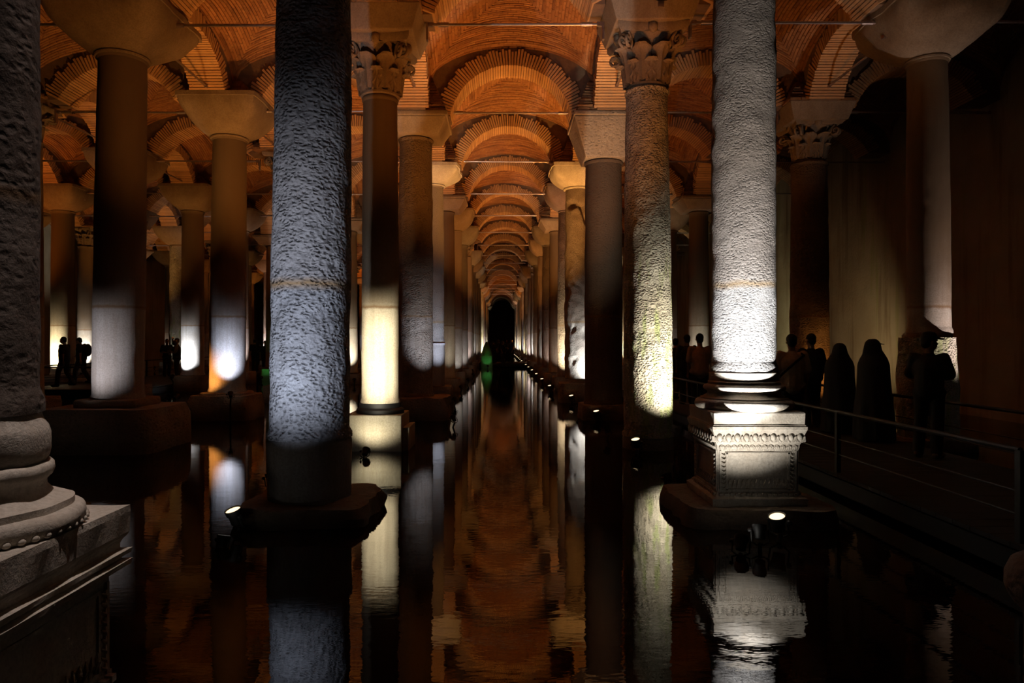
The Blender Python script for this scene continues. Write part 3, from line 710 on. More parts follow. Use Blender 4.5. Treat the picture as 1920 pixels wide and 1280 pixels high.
# ------------------------------------------------------------------ tie rods
def rod_mesh(L):
    b = MB(); b.tube([(-L / 2, 0, 0), (L / 2, 0, 0)], 0.027, 8); return b.mesh('bar', True, 40)
b = MB()
b.tube([(-0.10, 0, 0), (0.10, 0, 0)], 0.04, 10); SLEEVE = b.mesh('sleeve', True, 40)
b = MB(); b.box((0, 0, -0.13), (0.018, 0.05, 0.16)); b.box((0.05, 0, 0.0), (0.06, 0.03, 0.035)); BRK = b.mesh('bracket')
ROD = rod_mesh(3.22)
b = MB(); b.lathe([(0.23, 0), (0.23, 0.012), (0.03, 0.03)], 40, mat=Matrix.Rotation(PI / 2, 4, 'X')); PLATE = b.mesh('anchor_plate', True, 40)
b = MB()
for k in range(6):
    a = k * PI / 3 + 0.3; b.box((0.12, 0, 0), (0.11, 0.006, 0.008), mat=Matrix.Translation((0, -0.028, 0)) @ Matrix.Rotation(a, 4, 'Y'))
SPOKE = b.mesh('spokes')
def tie_rod(loc, rz, span, label, cross=True, far=False, group='iron tie rods under the vaults'):
    t = empty('tie_rod', loc, label, 'tie rod', group, rz); L = span - 1.55
    t.rotation_euler = (0, random.uniform(-0.006, 0.006), rz)
    obj('bar', ROD, 'iron', t, scale=(L / 3.22, 1, 1))
    if not far:
        for s in (-1, 1):
            obj('sleeve', SLEEVE, 'iron', t, (s * (L / 2 - 0.32), 0, 0)); obj('bracket', BRK, 'iron', t, (s * (L / 2 - 0.02), 0, 0), (0, 0, PI if s > 0 else 0))
    return t
AISLE = {('A', 'B'): 'central aisle', ('C', 'A'): 'first aisle on the left', ('D', 'C'): 'second aisle on the left', ('E', 'D'): 'third aisle on the left', ('F', 'E'): 'fourth aisle on the left',
         ('B', 'H'): 'walkway aisle on the right', ('H', 'W'): 'gap between wall and last column line'}
for l0, l1, n0, n1 in bays:
    if (l0, l1) not in AISLE: continue
    for n in range(max(n0, 2), min(n1, 17) + 1):
        x0, x1 = XX[l0], XX[l1]
        if l1 == 'W': x0 += 0.05; x1 += 0.47
        tie_rod(((x0 + x1) / 2, RY(n), 7.73 + random.uniform(-0.03, 0.03)), 0, x1 - x0, f'iron tie rod spanning the {AISLE[(l0, l1)]}, {ORD[n - max(n0, 2) + 1]} from the camera', far=n > 9)
tie_rod((0.28, RY(0), 7.73), 0, 4.8, 'iron tie rod high overhead beside the nearest columns')
for ln, nn in (('C', (2, 3, 4)), ('H', (2, 3)), ('B', (1, 2)), ('A', (2,)), ('D', (3, 4, 5))):
    for i, n in enumerate(nn):
        dx = 0.09 if ln in 'BA' else 0
        t = tie_rod((LX[ln] + dx, RY(n) + SP / 2, 7.98), PI / 2, SP + 0.1, f'slender lengthwise tie rod, {ORD[i + 1]} of those along the {LINENAME[ln]}')
        if ln in 'BA' and n in (1, 2):
            pl = obj('anchor_plate', PLATE, 'black', t, (SP / 2 - 0.80, 0, 0), (0, 0, -PI / 2)); obj('spokes', SPOKE, 'iron', pl)

# ------------------------------------------------------------------ walkways and railings
def slab(name, x0, x1, y0, y1, z0, z1, mat, label):
    o = empty(name, ((x0 + x1) / 2, y0, z0)); tag(o, label, 'walkway', kind='structure')
    b = MB(); b.box((0, (y1 - y0) / 2, (z1 - z0) * 0.4 - 0.02), ((x1 - x0) / 2 - 0.02, (y1 - y0) / 2, (z1 - z0) * 0.4)); obj('deck_frame', b, 'black', o)
    pm = MB(); pm.box((0, 0, 0), ((x1 - x0) / 2, 0.115, 0.02)); pm = pm.mesh('plank')
    n = int((y1 - y0) / 0.24); 
    for i in range(min(n, 290)): obj('plank', pm, mat, o, (0, (i + 0.5) * 0.24, z1 - z0 - 0.02))
    for s in (-1, 1):
        b = MB(); b.box((s * ((x1 - x0) / 2 - 0.3), (y1 - y0) / 2, -0.2), (0.12, (y1 - y0) / 2 - 0.3, 0.35)); obj('support', b, 'black', o)
    return o
slab('walkway', 4.15, 6.55, 4.2, 40, 0.08, 0.30, 'deck', 'dark boarded walkway along the right aisle')
slab('walkway', -16.6, -12.6, 23.5, 48, 0.08, 0.30, 'deck', 'dark boarded walkway across the left aisles')
slab('walkway', -1.6, 2.2, 51.8, 56, 0.08, 0.30, 'deck', 'dark footbridge crossing the far central aisle')
def railing(p0, p1, label, z=0.30, h=0.75, step=3.0):
    p0 = Vector((*p0, z)); p1 = Vector((*p1, z)); L = (p1 - p0).length; d = (p1 - p0) / L
    o = empty('railing', p0, label, 'railing')
    n = max(1, round(L / step)); pm = MB(); pm.box((0, 0, h / 2), (0.025, 0.03, h / 2)); pm = pm.mesh('post')
    for i in range(n + 1): obj('post', pm, 'black', o, d * (L * i / n))
    b = MB(); b.tube([Vector((0, 0, h)), d * L + Vector((0, 0, h))], 0.024, 8); obj('top_rail', b.mesh('top_rail', True, 40), 'black', o)
    for k in (0.3, 0.55):
        b = MB(); b.tube([Vector((0, 0, h * k)), d * L + Vector((0, 0, h * k))], 0.010, 6); obj('mid_rail', b.mesh('mid_rail', True, 40), 'black', o)
    return o
railing((4.22, 5.62), (4.22, 20.8), 'black metal railing on the water side of the right walkway')
railing((6.48, 5.4), (6.48, 20.6), 'black metal railing on the wall side of the right walkway')
railing((-16.5, 23.6), (-12.7, 23.6), 'low black railing at the near end of the left walkway')
railing((-16.5, 23.7), (-16.5, 44.0), 'black railing along the outer edge of the left walkway')

# ------------------------------------------------------------------ lamps
def aim(d): return Vector(d).normalized().to_track_quat('Z', 'Y')
hb = MB(); hb.lathe([(0.02, -0.13), (0.045, -0.125), (0.05, -0.06), (0.062, -0.04), (0.066, 0.0), (0.060, 0.0), (0.056, -0.012)], 24); HEAD = hb.mesh('head', True, 40)
hb = MB(); hb.lathe([(0.0005, -0.010), (0.057, -0.010)], 24, caps=False); LENS = hb.mesh('lens')
hb = MB(); hb.tube([(-0.075, 0, -0.04), (-0.075, 0, -0.15), (-0.03, 0, -0.18), (0.03, 0, -0.18), (0.075, 0, -0.15), (0.075, 0, -0.04)], 0.008, 6); YOKE = hb.mesh('yoke', True, 40)
hb = MB(); hb.lathe([(0.02, 0), (0.02, 0.02), (0.012, 0.03)], 10); KNOB = hb.mesh('knob', True, 40)
LENS_M = {}
for k in ('lens_amber', 'lens_white'):
    q = LENS.copy(); q.materials.append(M[k]); LENS_M[k] = q
def lamp(pos, target, color, watts, cone, blend=0.3, label='', lens='lens_white', size=1.0, z_base=-0.5, radius=0.03, group='underwater-mounted spotlights', light_off=0.03):
    pos = Vector(pos); d = (Vector(target) - pos).normalized()
    r = empty('spotlight', (pos.x, pos.y, z_base), label, 'spotlight', group)
    q = aim(d); rel = Vector((0, 0, pos.z - z_base))
    h = obj('head', HEAD, 'black', r, rel, scale=(size,) * 3); h.rotation_mode = 'QUATERNION'; h.rotation_quaternion = q
    obj('lens', LENS_M[lens], None, h)
    obj('yoke', YOKE, 'black', h); obj('knob', KNOB, 'black', h, (0.075, 0, -0.05), (0, PI / 2, 0))
    tail = rel - d * 0.17 * size
    b = MB(); b.tube([(0, 0, 0), (0, 0, max(0.02, tail.z - 0.12)), tail], 0.020 * size, 8)
    b.lathe([(0.09 * size, 0.0), (0.09 * size, 0.015), (0.03 * size, 0.03)], 20); obj('stand', b.mesh('stand', True, 40), 'black', r)
    ld = bpy.data.lights.new('bulb', 'SPOT'); ld.energy = watts; ld.color = color; ld.spot_size = math.radians(cone); ld.spot_blend = blend; ld.shadow_soft_size = radius
    lo = bpy.data.objects.new('bulb', ld); COL.objects.link(lo); lo.parent = r; lo.location = rel + d * light_off * size
    lo.rotation_mode = 'QUATERNION'; lo.rotation_quaternion = (-d).to_track_quat('Z', 'Y')
    return r
KW = 1.0
# white lamps that wash the shafts
lamp((2.42, 6.46, 0.22), (2.68, 7.5, 2.75), (0.93, 0.95, 1.0), 1550, 54, 1.0, 'small black spotlight in front of the carved pedestal, left of the amber one')
lamp((2.22, 6.36, 0.14), (2.66, 7.3, 1.40), (1.0, 0.95, 0.88), 190, 70, 1.0, 'added small spotlight aimed at the carved pedestal')  # extra lamp added to brighten the pedestal front
lamp((-2.78, 4.20, 0.18), (-2.16, 7.45, 2.35), COOL, 800, 46, 0.8, 'spotlight hidden behind the nearest left pedestal, aimed at the pitted column')
lamp((-2.60, 6.55, 0.10), (-2.15, 7.45, 3.4), COOL, 60, 50, 1.0, 'black spotlight by the slab of the big pitted column')
lamp((-2.24, 11.66, 0.12), (-2.17, 12.25, 0.6), WARM, 34, 110, 1.0, 'black spotlight standing before the pale stone pedestal')
lamp((-2.05, 8.75, 0.20), (-2.17, 12.4, 1.65), (1.0, 0.90, 0.70), 3000, 32, 1.0, 'spotlight behind the pitted column, aimed at the honey-lit column')
lamp((3.55, 11.15, 0.18), (2.85, 12.4, 1.7), (1.0, 0.92, 0.74), 1500, 60, 1.0, 'black spotlight at the foot of the moss-streaked column')
lamp((-7.45, 10.50, 0.55), (-7.02, 12.4, 1.75), (1.0, 0.93, 0.95), 230, 44, 1.0, 'small spotlight before the wide dark block, second line left', z_base=-0.5)
lamp((-6.35, 16.35, 0.72), (-6.80, 17.3, 1.7), COOL, 330, 58, 1.0, 'small spotlight at the foot of the half orange, half blue column', z_base=-0.5)
lamp((-7.55, 16.3, 0.65), (-7.10, 17.35, 1.2), AMBER, 190, 56, 0.9, 'amber spotlight at the foot of the half orange, half blue column', 'lens_amber', z_base=-0.5)
lamp((-12.25, 26.0, 0.66), (-12.1, 27.0, 1.55), (0.93, 0.97, 1.0), 900, 66, 1.0, 'spotlight against the white-glowing smooth column', z_base=-0.5)
lamp((-17.45, 26.0, 0.66), (-17.2, 27.0, 1.7), WARM, 800, 66, 1.0, 'spotlight against the yellowish lit column', z_base=-0.5)
lamp((-1.05, 15.6, 0.25), (-1.90, 17.4, 2.4), COOL, 420, 40, 1.0, 'spotlight grazing the right flank of the rough dark column')
lamp((-1.35, 20.7, 0.25), (-2.0, 22.2, 2.4), COOL, 420, 46, 1.0, 'spotlight before the narrow grey ringed column')
lamp((3.30, 21.0, 0.25), (2.62, 22.2, 1.7), (1.0, 0.97, 0.92), 700, 60, 1.0, 'spotlight before the broken white-lit column')
lamp((8.80, 11.25, 0.30), (8.0, 12.4, 3.0), PINK, 620, 54, 1.0, 'spotlight below the rough drum beside the walkway')
lamp((8.25, 15.9, 0.30), (7.85, 17.3, 1.5), AMBER, 110, 60, 1.0, 'amber spotlight by the reddish rough column', 'lens_amber')
lamp((9.6, 20.6, 0.30), (12.4, 23.6, 2.2), (1.0, 0.80, 0.48), 260, 78, 1.0, 'floodlight washing the plastered right wall')
lamp((10.6, 27.0, 0.30), (12.4, 30.5, 3.2), (0.96, 0.96, 0.62), 420, 70, 0.9, 'farther floodlight washing the plastered right wall')
lamp((-1.40, 2.95, 6.95), (-1.93, 3.05, 1.0), (1.0, 0.84, 0.80), 620, 15, 1.0, 'spotlight hung high on the tie rod nearest overhead', z_base=7.7)
rr = random.Random(5)
LSHORT = dict(A='left of the central aisle', B='right of the central aisle', C='second line left', D='third line left', E='fourth line left', F='fifth line left', H='line by the right wall')
tints = [COOL, WHITE, WARM, PINK, WHITE]
for ln, rows in (('A', range(5, 22)), ('B', range(5, 22)), ('C', range(4, 14)), ('D', range(6, 13)), ('E', range(6, 13)), ('F', range(6, 12)), ('H', range(5, 10))):
    for n in rows:
        if ln in 'CDEFH' and rr.random() < 0.35: continue
        side = 1 if ln == 'A' else -1 if ln == 'B' else rr.choice((-1, 1))
        if rr.random() < 0.25 and ln in 'AB': side *= -0.3
        x = LX[ln] + side * rr.uniform(0.3, 0.8); y = RY(n) - rr.uniform(1.1, 1.4)
        lamp((x, y, 0.28), (LX[ln] + side * 0.1, RY(n) - 0.3, rr.uniform(1.5, 2.2)), rr.choice(tints), rr.choice((70, 200, 600, 1300)) * (1.0 if n < 12 else 1.4), 60, 1.0,
             f'small spotlight at the foot of the {ORD[n + 1]} column, {LSHORT[ln]}')
# amber uplights for the vaults
def up(x, y, bx, by, watts, col, label, size=1.0, cone=92): lamp((x, y, 0.26), (bx, by, 8.9), col, watts, cone, 0.7, label, 'lens_amber', size, radius=0.05, group='amber uplights under the vaults')
for n in range(1, 20):                         # central aisle: one lamp before each right-hand column, an added hidden one behind it
    f = {1: 0.6, 2: 1.0, 3: 2.1, 4: 0.9, 5: 1.4}.get(n, rr.choice((0.2, 0.5, 0.9, 1.3)))
    col = {1: AMBER_RED, 2: AMBER, 3: AMBER_GOLD, 4: AMBER_RED, 6: AMBER_GOLD}.get(n, rr.choice((AMBER, AMBER_RED, AMBER_GOLD)))
    x = {1: 2.66, 2: 2.33, 3: 2.33, 4: 2.22}.get(n, 1.9); y = RY(n) - {1: 1.15, 2: 0.75, 3: 0.75}.get(n, 0.8)
    up(x, y, 0.4, y - 2.2, 420 * f, col, f'amber uplight on a stand, {ORD[n]} along the right side of the central aisle', 1.25 if n < 3 else 1.2, 56)
    up(2.1, RY(n) + 0.95, -0.1, RY(n) + 4.2, 1500 * f, col, f'added amber uplight hidden behind the {ORD[n + 1]} column on the right of the central aisle', 1.0, 62)  # unseen lamp added to light the web and arch face ahead
for n in range(1, 14):
    col = rr.choice((AMBER, AMBER_RED, AMBER_GOLD)) if n > 1 else AMBER
    p_ = {1: 0.5, 2: 1.0, 3: 0.6}.get(n, rr.uniform(0.35, 1.0))
    up(-2.66 if n == 1 else -3.1, RY(n) - 0.9, -4.6, RY(n) - 3.0, 350 * p_, col, f'amber uplight on a stand, {ORD[n]} beside the left column line of the central aisle', 1.25, 56)
    up(-2.9, RY(n) + 0.95, -5.1, RY(n) + 4.2, 1350 * p_, col, f'added amber uplight hidden behind the {ORD[n + 1]} column on the left of the central aisle', 1.0, 62)  # added out-of-sight lamp that brightens the next left-aisle bay
for ln, n0, n1 in (('C', 2, 12), ('D', 3, 12), ('E', 4, 12)):
    for n in range(n0, n1):
        up(LX[ln] - 0.9, RY(n) + 0.95, LX[ln] - 2.5, RY(n) + 4.0, 1400 * rr.uniform(0.2, 0.9), rr.choice((AMBER, AMBER_RED, AMBER_GOLD)), f'amber uplight on a stand, {ORD[n - n0 + 1]} beside the {LSHORT[ln]}', cone=62)
for n in range(1, 12):
    up(3.55, RY(n) + 0.95, 5.0, RY(n) + 4.0, 700 * rr.uniform(0.4, 1.0), rr.choice((AMBER, AMBER_RED)), f'amber uplight on a stand, {ORD[n]} beside the right walkway', cone=58)

# ------------------------------------------------------------------ green-lit stones on the far bridges
for pos, s, lab in (((-0.95, 50.6, 0.0), 1.0, 'green-tinted hooded stone block at the far end of the central aisle'), ((-11.6, 34.6, 0.0), 0.62, 'green-tinted low stone box behind the pitted column')):
    g = rough_block('green_block', 0.42 * s, 0.4 * s, -0.5, 0.9 * s, 0.03, 31, round_=0.2)
    o = obj('green_block', g, 'green', None, pos); tag(o, lab, 'stone block')
    if s == 1.0:
        b = MB(); b.lathe([(0.40, 0.88), (0.36, 1.15), (0.24, 1.55), (0.10, 1.85), (0.02, 1.93)], 24); obj('hood', b.mesh('hood', True, 40), 'green', o)
    lamp((pos[0] + 0.1, pos[1] - 1.1, 0.22), (pos[0], pos[1], 0.9), (0.35, 1.0, 0.40), 7, 70, 0.8, lab.replace('stone', 'light before the stone') if False else f'small green spotlight before the {"hooded block" if s == 1.0 else "low green box"}')

# ------------------------------------------------------------------ people
def remesh(b, name, voxel, smooth=4):
    me = b.mesh(name); o = bpy.data.objects.new('tmp', me); COL.objects.link(o)
    m = o.modifiers.new('r', 'REMESH'); m.mode = 'VOXEL'; m.voxel_size = voxel
    if smooth: s = o.modifiers.new('s', 'SMOOTH'); s.factor = 0.5; s.iterations = smooth
    dg = bpy.context.evaluated_depsgraph_get(); e = o.evaluated_get(dg)
    out = bpy.data.meshes.new_from_object(e); out.name = name
    bpy.data.objects.remove(o); bpy.data.meshes.remove(me)
    out.polygons.foreach_set('use_smooth', [True] * len(out.polygons)); return out
def lerp(a, b, t): return Vector(a).lerp(Vector(b), t)
def person_meshes(pose, vox=0.012):
    """faces -Y in local space, 1.75 m tall; pose gives joint overrides"""
    J = dict(pel=(0, 0, 0.95), chest=(0, -0.01, 1.27), neck=(0, 0, 1.48), head=(0, -0.02, 1.63),
             lsh=(0.19, 0, 1.42), lel=(0.25, 0.03, 1.14), lwr=(0.24, -0.06, 0.90), rsh=(-0.19, 0, 1.42), rel=(-0.25, 0.03, 1.14), rwr=(-0.24, -0.06, 0.90),
             lhip=(0.09, 0, 0.93), lkn=(0.10, -0.02, 0.50), lan=(0.10, 0.02, 0.09), rhip=(-0.09, 0, 0.93), rkn=(-0.10, -0.02, 0.50), ran=(-0.10, 0.02, 0.09), yaw=0.0, nod=0.0)
    J.update(pose); V = {k: Vector(v) for k, v in J.items() if isinstance(v, tuple)}
    out = {}
    b = MB()
    b.cap(V['pel'], V['chest'], 0.145, 0.15); b.ball(lerp(V['pel'], V['chest'], 0.95), (0.19, 0.125, 0.2)); b.ball(V['pel'], (0.175, 0.13, 0.14)); b.cap(V['chest'], V['neck'], 0.11, 0.06); b.cap(V['neck'], V['head'], 0.056, 0.06)
    R = Matrix.Rotation(J['yaw'], 3, 'Z') @ Matrix.Rotation(J['nod'], 3, 'X'); H = V['head']
    b.ball(H + R @ Vector((0, 0.012, 0.03)), (0.078, 0.096, 0.098), rot=R); b.ball(H + R @ Vector((0, -0.035, -0.045)), (0.056, 0.062, 0.068), rot=R)   # skull, jaw
    b.cap(H + R @ Vector((0, -0.085, 0.02)), H + R @ Vector((0, -0.112, -0.018)), 0.010, 0.017)                                                   # nose
    b.cap(H + R @ Vector((-0.02, -0.092, -0.055)), H + R @ Vector((0.02, -0.092, -0.055)), 0.011, 0.011)                                          # lips
    b.cap(H + R @ Vector((-0.035, -0.086, 0.04)), H + R @ Vector((0.035, -0.086, 0.04)), 0.014, 0.014)                                            # brow
    for s in (-1, 1): b.ball(H + R @ Vector((s * 0.078, 0.01, 0.0)), (0.012, 0.022, 0.032), rot=R)                                                 # ears
    for s in 'lr':
        sx = 1 if s == 'l' else -1
        b.cap(V[s + 'sh'], V[s + 'el'], 0.055, 0.042); b.cap(V[s + 'el'], V[s + 'wr'], 0.042, 0.028); b.cap(V['chest'] + Vector((sx * 0.08, 0, 0.1)), V[s + 'sh'], 0.07, 0.06)
        b.cap(V[s + 'hip'], V[s + 'kn'], 0.088, 0.058); b.cap(V[s + 'kn'], V[s + 'an'], 0.057, 0.038)
        an = V[s + 'an']; b.cap(an + Vector((0, 0.03, -0.045)), an + Vector((sx * 0.02, -0.16, -0.055)), 0.038, 0.032)
        d = (V[s + 'wr'] - V[s + 'el']).normalized(); wr = V[s + 'wr']; side = d.cross(Vector((sx, 0, 0.2))).normalized(); palm = d.cross(side).normalized()
        b.cap(wr, wr + d * 0.085, 0.026, 0.034)
        for k, (ln_, off) in enumerate(((0.070, -1.5), (0.082, -0.5), (0.076, 0.5), (0.058, 1.5))):
            k0 = wr + d * 0.10 + side * off * 0.0185; k1 = k0 + d * ln_ * 0.55 + palm * 0.008 * sx; k2 = k1 + d * ln_ * 0.40 + palm * 0.022 * sx
            b.cap(k0, k1, 0.0095, 0.009, 8); b.cap(k1, k2, 0.009, 0.0075, 8)
        t0 = wr + d * 0.035 - side * 0.03; b.cap(t0, t0 + d * 0.035 - side * 0.025, 0.012, 0.011, 8); b.cap(t0 + d * 0.035 - side * 0.025, t0 + d * 0.07 - side * 0.026, 0.011, 0.009, 8)
    out['body'] = remesh(b, 'person', vox, 2)
    b = MB(); fat = pose.get('fat', 0.02)
    b.cap(V['pel'] + Vector((0, 0, 0.0)), V['chest'], 0.165 + fat, 0.165 + fat); b.ball(lerp(V['pel'], V['chest'], 0.95), (0.21 + fat, 0.15 + fat, 0.21)); b.ball(V['pel'] + Vector((0, 0, -0.02)), (0.20 + fat, 0.15 + fat, 0.12)); b.cap(V['chest'], V['neck'] - Vector((0, 0, 0.04)), 0.13, 0.075)
    for s in 'lr':
        sx = 1 if s == 'l' else -1; ex = lerp(V[s + 'sh'], V[s + 'el'], 0.85)
        b.cap(V['chest'] + Vector((sx * 0.08, 0, 0.1)), V[s + 'sh'], 0.085, 0.075); b.cap(V[s + 'sh'], ex, 0.075, 0.075)
        if pose.get('long'): b.cap(V[s + 'el'], lerp(V[s + 'el'], V[s + 'wr'], 0.92), 0.062, 0.045); b.cap(ex, V[s + 'el'], 0.07, 0.062)
    out['shirt'] = remesh(b, 'shirt', vox * 1.1, 5)
    b = MB()
    for s in 'lr': b.cap(V[s + 'hip'], V[s + 'kn'], 0.112, 0.085); b.cap(V[s + 'kn'], V[s + 'an'] + Vector((0, 0, 0.0)), 0.085, 0.075)
    b.ball(V['pel'] + Vector((0, 0, -0.03)), (0.19, 0.145, 0.13))
    out['trousers'] = remesh(b, 'trousers', vox * 1.1, 4)
    b = MB()
    for s in 'lr':
        sx = 1 if s == 'l' else -1; an = V[s + 'an']; b.cap(an + Vector((0, 0.035, -0.04)), an + Vector((sx * 0.02, -0.165, -0.05)), 0.048, 0.042); b.cap(an + Vector((0, 0, 0)), an + Vector((0, 0, -0.04)), 0.05, 0.05)
    out['shoes'] = remesh(b, 'shoes', vox, 3)
    b = MB(); b.ball(H + R @ Vector((0, 0.022, 0.045)), (0.086, 0.098, 0.092), rot=R); b.ball(H + R @ Vector((0, 0.055, -0.01)), (0.074, 0.06, 0.075), rot=R)
    out['hair'] = remesh(b, 'hair', vox, 2)
    b = MB(); b.lathe([(0.098, 0.055), (0.100, 0.075), (0.094, 0.12), (0.07, 0.15), (0.02, 0.162)], 28, fn=lambda x, y, z, a: tuple(H + R @ Vector((x * 0.92, y * 1.06 + 0.01, z))))
    b.ball(H + R @ Vector((0, -0.135, 0.062)), (0.078, 0.085, 0.013), rot=R @ Matrix.Rotation(0.18, 3, 'X'))
    out['hat'] = b.mesh('hat', True, 50)
    b = MB(); c_ = V['chest']; b.tube([c_ + Vector((-0.16, 0.12, 0.14)), c_ + Vector((0, 0.205, 0.03)), c_ + Vector((0.16, 0.19, -0.12)), c_ + Vector((0.26, 0.03, -0.28))], 0.02, 8); b.tube([c_ + Vector((-0.16, 0.12, 0.14)), c_ + Vector((-0.13, -0.02, 0.21)), c_ + Vector((-0.06, -0.19, 0.05))], 0.02, 8)
    out['strap'] = b.mesh('bag_strap', True)
    b = MB(); b.ball(c_ + Vector((0, 0.24, -0.02)), (0.17, 0.12, 0.24)); out['pack'] = remesh(b, 'backpack', 0.02, 3)
    return out
PM = {}
def person(key, pose, loc, rz, h, label, mats, extras=(), group=None):
    if key not in PM: PM[key] = person_meshes(pose, pose.get('vox', 0.012))
    S = PM[key]; s = h / 1.75
    def cp(nm, mt): me = S[nm].copy(); me.materials.clear(); me.materials.append(M[mt]); return me
    o = obj('person', cp('body', 'skin'), None, None, loc, (0, 0, rz), (s, s, s)); tag(o, label, 'person', group)
    for part, mt in mats.items(): obj({'pack': 'backpack', 'strap': 'bag_strap'}.get(part, part), cp(part, mt), None, o)
    return o
DK = dict(shirt='cloth_black', trousers='jean', shoes='cloth_dark', hair='hair')
stand = dict(); 
walk = dict(lkn=(0.10, -0.16, 0.52), lan=(0.10, -0.20, 0.09), rkn=(-0.10, 0.02, 0.50), ran=(-0.10, 0.26, 0.13), lel=(0.25, 0.10, 1.16), lwr=(0.24, 0.10, 0.92), rel=(-0.25, -0.04, 1.15), rwr=(-0.23, -0.20, 0.98), head=(0, -0.05, 1.62))
cross = dict(rel=(-0.27, -0.02, 1.15), rwr=(-0.10, -0.22, 1.12), lel=(0.27, -0.02, 1.15), lwr=(0.08, -0.23, 1.08), yaw=0.0)
reach = dict(rel=(-0.36, -0.20, 1.55), rwr=(-0.12, -0.18, 1.70), lel=(0.26, -0.05, 1.15), lwr=(0.12, -0.26, 1.20))
FZ = 0.30
def PX(px, d): return (px - 937) / 1300 * d
# right walkway, near to far (facing: rz=0 looks to the camera, PI away, PI/2 to +X)
person('cap_man', dict(cross, yaw=-0.65, lkn=(0.12, -0.03, 0.5), lan=(0.14, 0.0, 0.09)), (PX(1742, 9.75), 9.75, FZ), PI * 0.72, 1.73, 'man in a cap and dark T-shirt standing at the railing, facing right',
       dict(shirt='cloth_black', trousers='jean', shoes='shoe', hair='hair', hat='cloth_black'))
def robed(loc, rz, h, label, bag=False, brim=False):
    b = MB()
    prof = [(0.34, 0.30, 0.02), (0.33, 0.30, 0.4), (0.29, 0.26, 0.8), (0.27, 0.22, 1.1), (0.265, 0.20, 1.3), (0.235, 0.175, 1.40), (0.185, 0.155, 1.48), (0.145, 0.145, 1.56), (0.127, 0.14, 1.64), (0.11, 0.125, 1.70), (0.06, 0.07, 1.75)]
    seg = 40; vs = []
    for rx, ry, z in prof:
        for i in range(seg):
            a = 2 * PI * i / seg; f = 1 + 0.05 * max(0, 1.2 - z) * math.sin(a * 9 + z * 2) + 0.03 * noise.noise((math.cos(a) * 2, math.sin(a) * 2, z * 2))
            vs.append((rx * f * math.cos(a), ry * f * math.sin(a) + 0.03 * (z > 1.5), z))
    n = len(prof)
    fs = [(j * seg + i, j * seg + (i + 1) % seg, (j + 1) * seg + (i + 1) % seg, (j + 1) * seg + i) for j in range(n - 1) for i in range(seg)] + [tuple(reversed(range(seg))), tuple((n - 1) * seg + i for i in range(seg))]
    b.add(vs, fs); rb = remesh(b, 'robe', 0.018, 3); rb.materials.append(M['veil'])
    if 'robe_body' not in PM: PM['robe_body'] = person_meshes(dict(lsh=(0.14, 0, 1.38), rsh=(-0.14, 0, 1.38), lel=(0.19, -0.06, 1.15), lwr=(0.06, -0.2, 1.1), rel=(-0.19, -0.06, 1.15), rwr=(-0.06, -0.16, 1.06)), 0.014)
    s = h / 1.75; me = PM['robe_body']['body'].copy(); me.materials.append(M['skin'])
    o = obj('person', me, None, None, loc, (0, 0, rz), (s, s, s)); tag(o, label, 'person')
    obj('robe', rb, None, o)
    if brim:
        b = MB(); b.lathe([(0.10, 1.665), (0.17, 1.655), (0.17, 1.665), (0.10, 1.68)], 24, fn=lambda x, y, z, a: (x * 0.8, y - 0.03 if y < 0 else y * 0.5, z), caps=False); obj('cap_brim', b.mesh('cap_brim', True), 'maroon', o)
    return o
robed((PX(1638, 11.4), 11.4, FZ), PI / 2 + 0.5, 1.67, 'tall veiled figure in a long black robe with a peaked cap', brim=True)
robed((PX(1574, 12.4), 12.4, FZ), PI * 0.9, 1.60, 'shorter veiled figure in black beside the taller robed one')
person('back', dict(stand, long=False, fat=0.03), (PX(1484, 11.3), 11.3, FZ), PI - 0.1, 1.74, 'person in a loose cream shirt with a shoulder strap, seen from behind', dict(shirt='cloth_cream', trousers='jean', shoes='cloth_dark', hair='hair', strap='cloth_black'))
person('back', {}, (PX(1521, 13.2), 13.2, FZ), PI + 0.2, 1.77, 'man in dark clothes before the reddish rough column', DK)
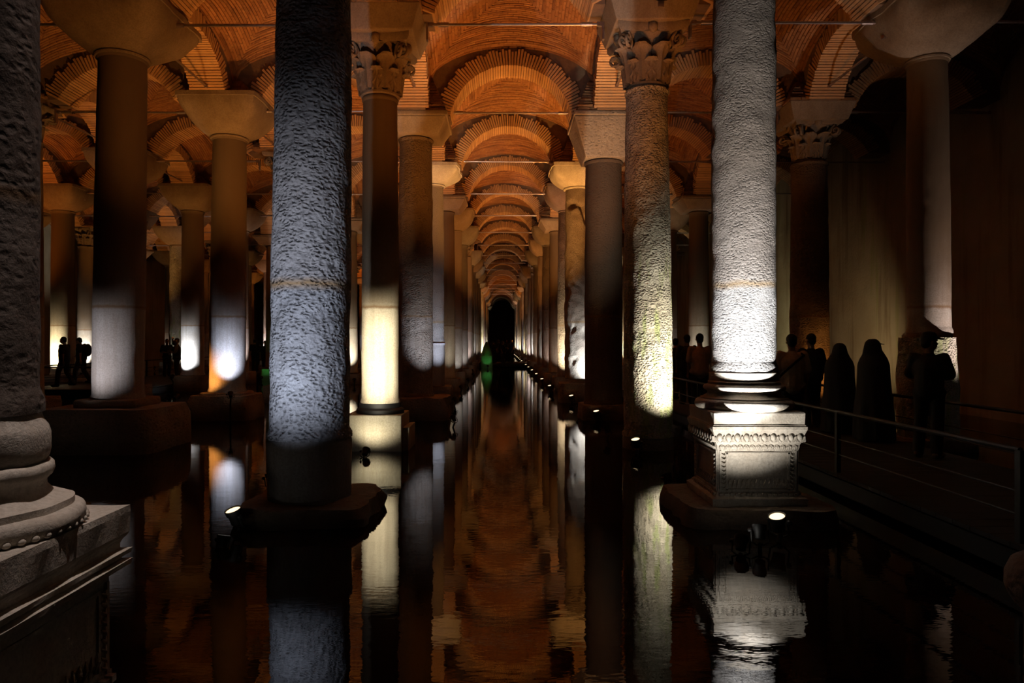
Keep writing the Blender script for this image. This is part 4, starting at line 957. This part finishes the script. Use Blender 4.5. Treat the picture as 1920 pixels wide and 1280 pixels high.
person('back', {}, (PX(1312, 15.6), 15.6, FZ), PI, 1.80, 'person in a pale rust shirt left of the white-lit column', dict(shirt='cloth_rust', trousers='jean', shoes='cloth_dark', hair='hair'))
person('back', {}, (PX(1288, 18.0), 18.0, FZ), PI, 1.80, 'dark figure just behind the person in the pale rust shirt', DK)
person('walk', dict(walk), (PX(1266, 19.4), 19.4, FZ), PI * 0.8, 1.72, 'dark figure walking beside the moss-streaked column', DK)
# left walkway
person('walk', {}, (PX(121, 25.0), 25.0, FZ), -PI / 2, 1.80, 'walking silhouette in front of the yellowish lit column', dict(DK))
person('bend', dict(walk, head=(0, -0.10, 1.58), neck=(0, -0.05, 1.46), nod=0.3, rwr=(-0.22, -0.26, 1.05)), (PX(153, 26.6), 26.6, FZ), -PI / 2, 1.82, 'stooping silhouette with a backpack following the walking one', dict(DK, pack='cloth_black'))
person('stand_far', dict(cross, vox=0.014), (PX(313, 32.4), 32.4, FZ), PI * 0.25, 1.74, 'slim silhouette in a short-sleeved shirt left of the white-glowing column', DK)
person('reach', dict(reach, vox=0.014), (PX(332, 29.6), 29.6, FZ), -PI * 0.4, 1.77, 'silhouette raising an arm beside the white-glowing column', DK)
person('stand_far', {}, (PX(478, 37.5), 37.5, FZ), PI, 1.75, 'taller dark visitor seen between the left columns beside the pitted column', DK)
person('back', {}, (PX(497, 37.0), 37.0, FZ), 0.4, 1.66, 'shorter dark visitor close to the pitted column', DK)
# far bridge crowd
for i, (px, d, h, k, lab) in enumerate(((926, 53.0, 1.70, 'back', 'leftmost dark figure on the far footbridge'), (935, 53.6, 1.78, 'walk', 'second dark figure from the left on the far footbridge'), (943, 53.0, 1.66, 'back', 'middle dark figure on the far footbridge'),
                                        (951, 53.8, 1.76, 'stand_far', 'fourth dark figure from the left on the far footbridge'), (960, 53.2, 1.80, 'back', 'rightmost dark figure on the far footbridge'))):
    person(k, {}, (PX(px, d), d, FZ), rr.uniform(0, 6), h, lab, DK, group='visitors on the far footbridge')
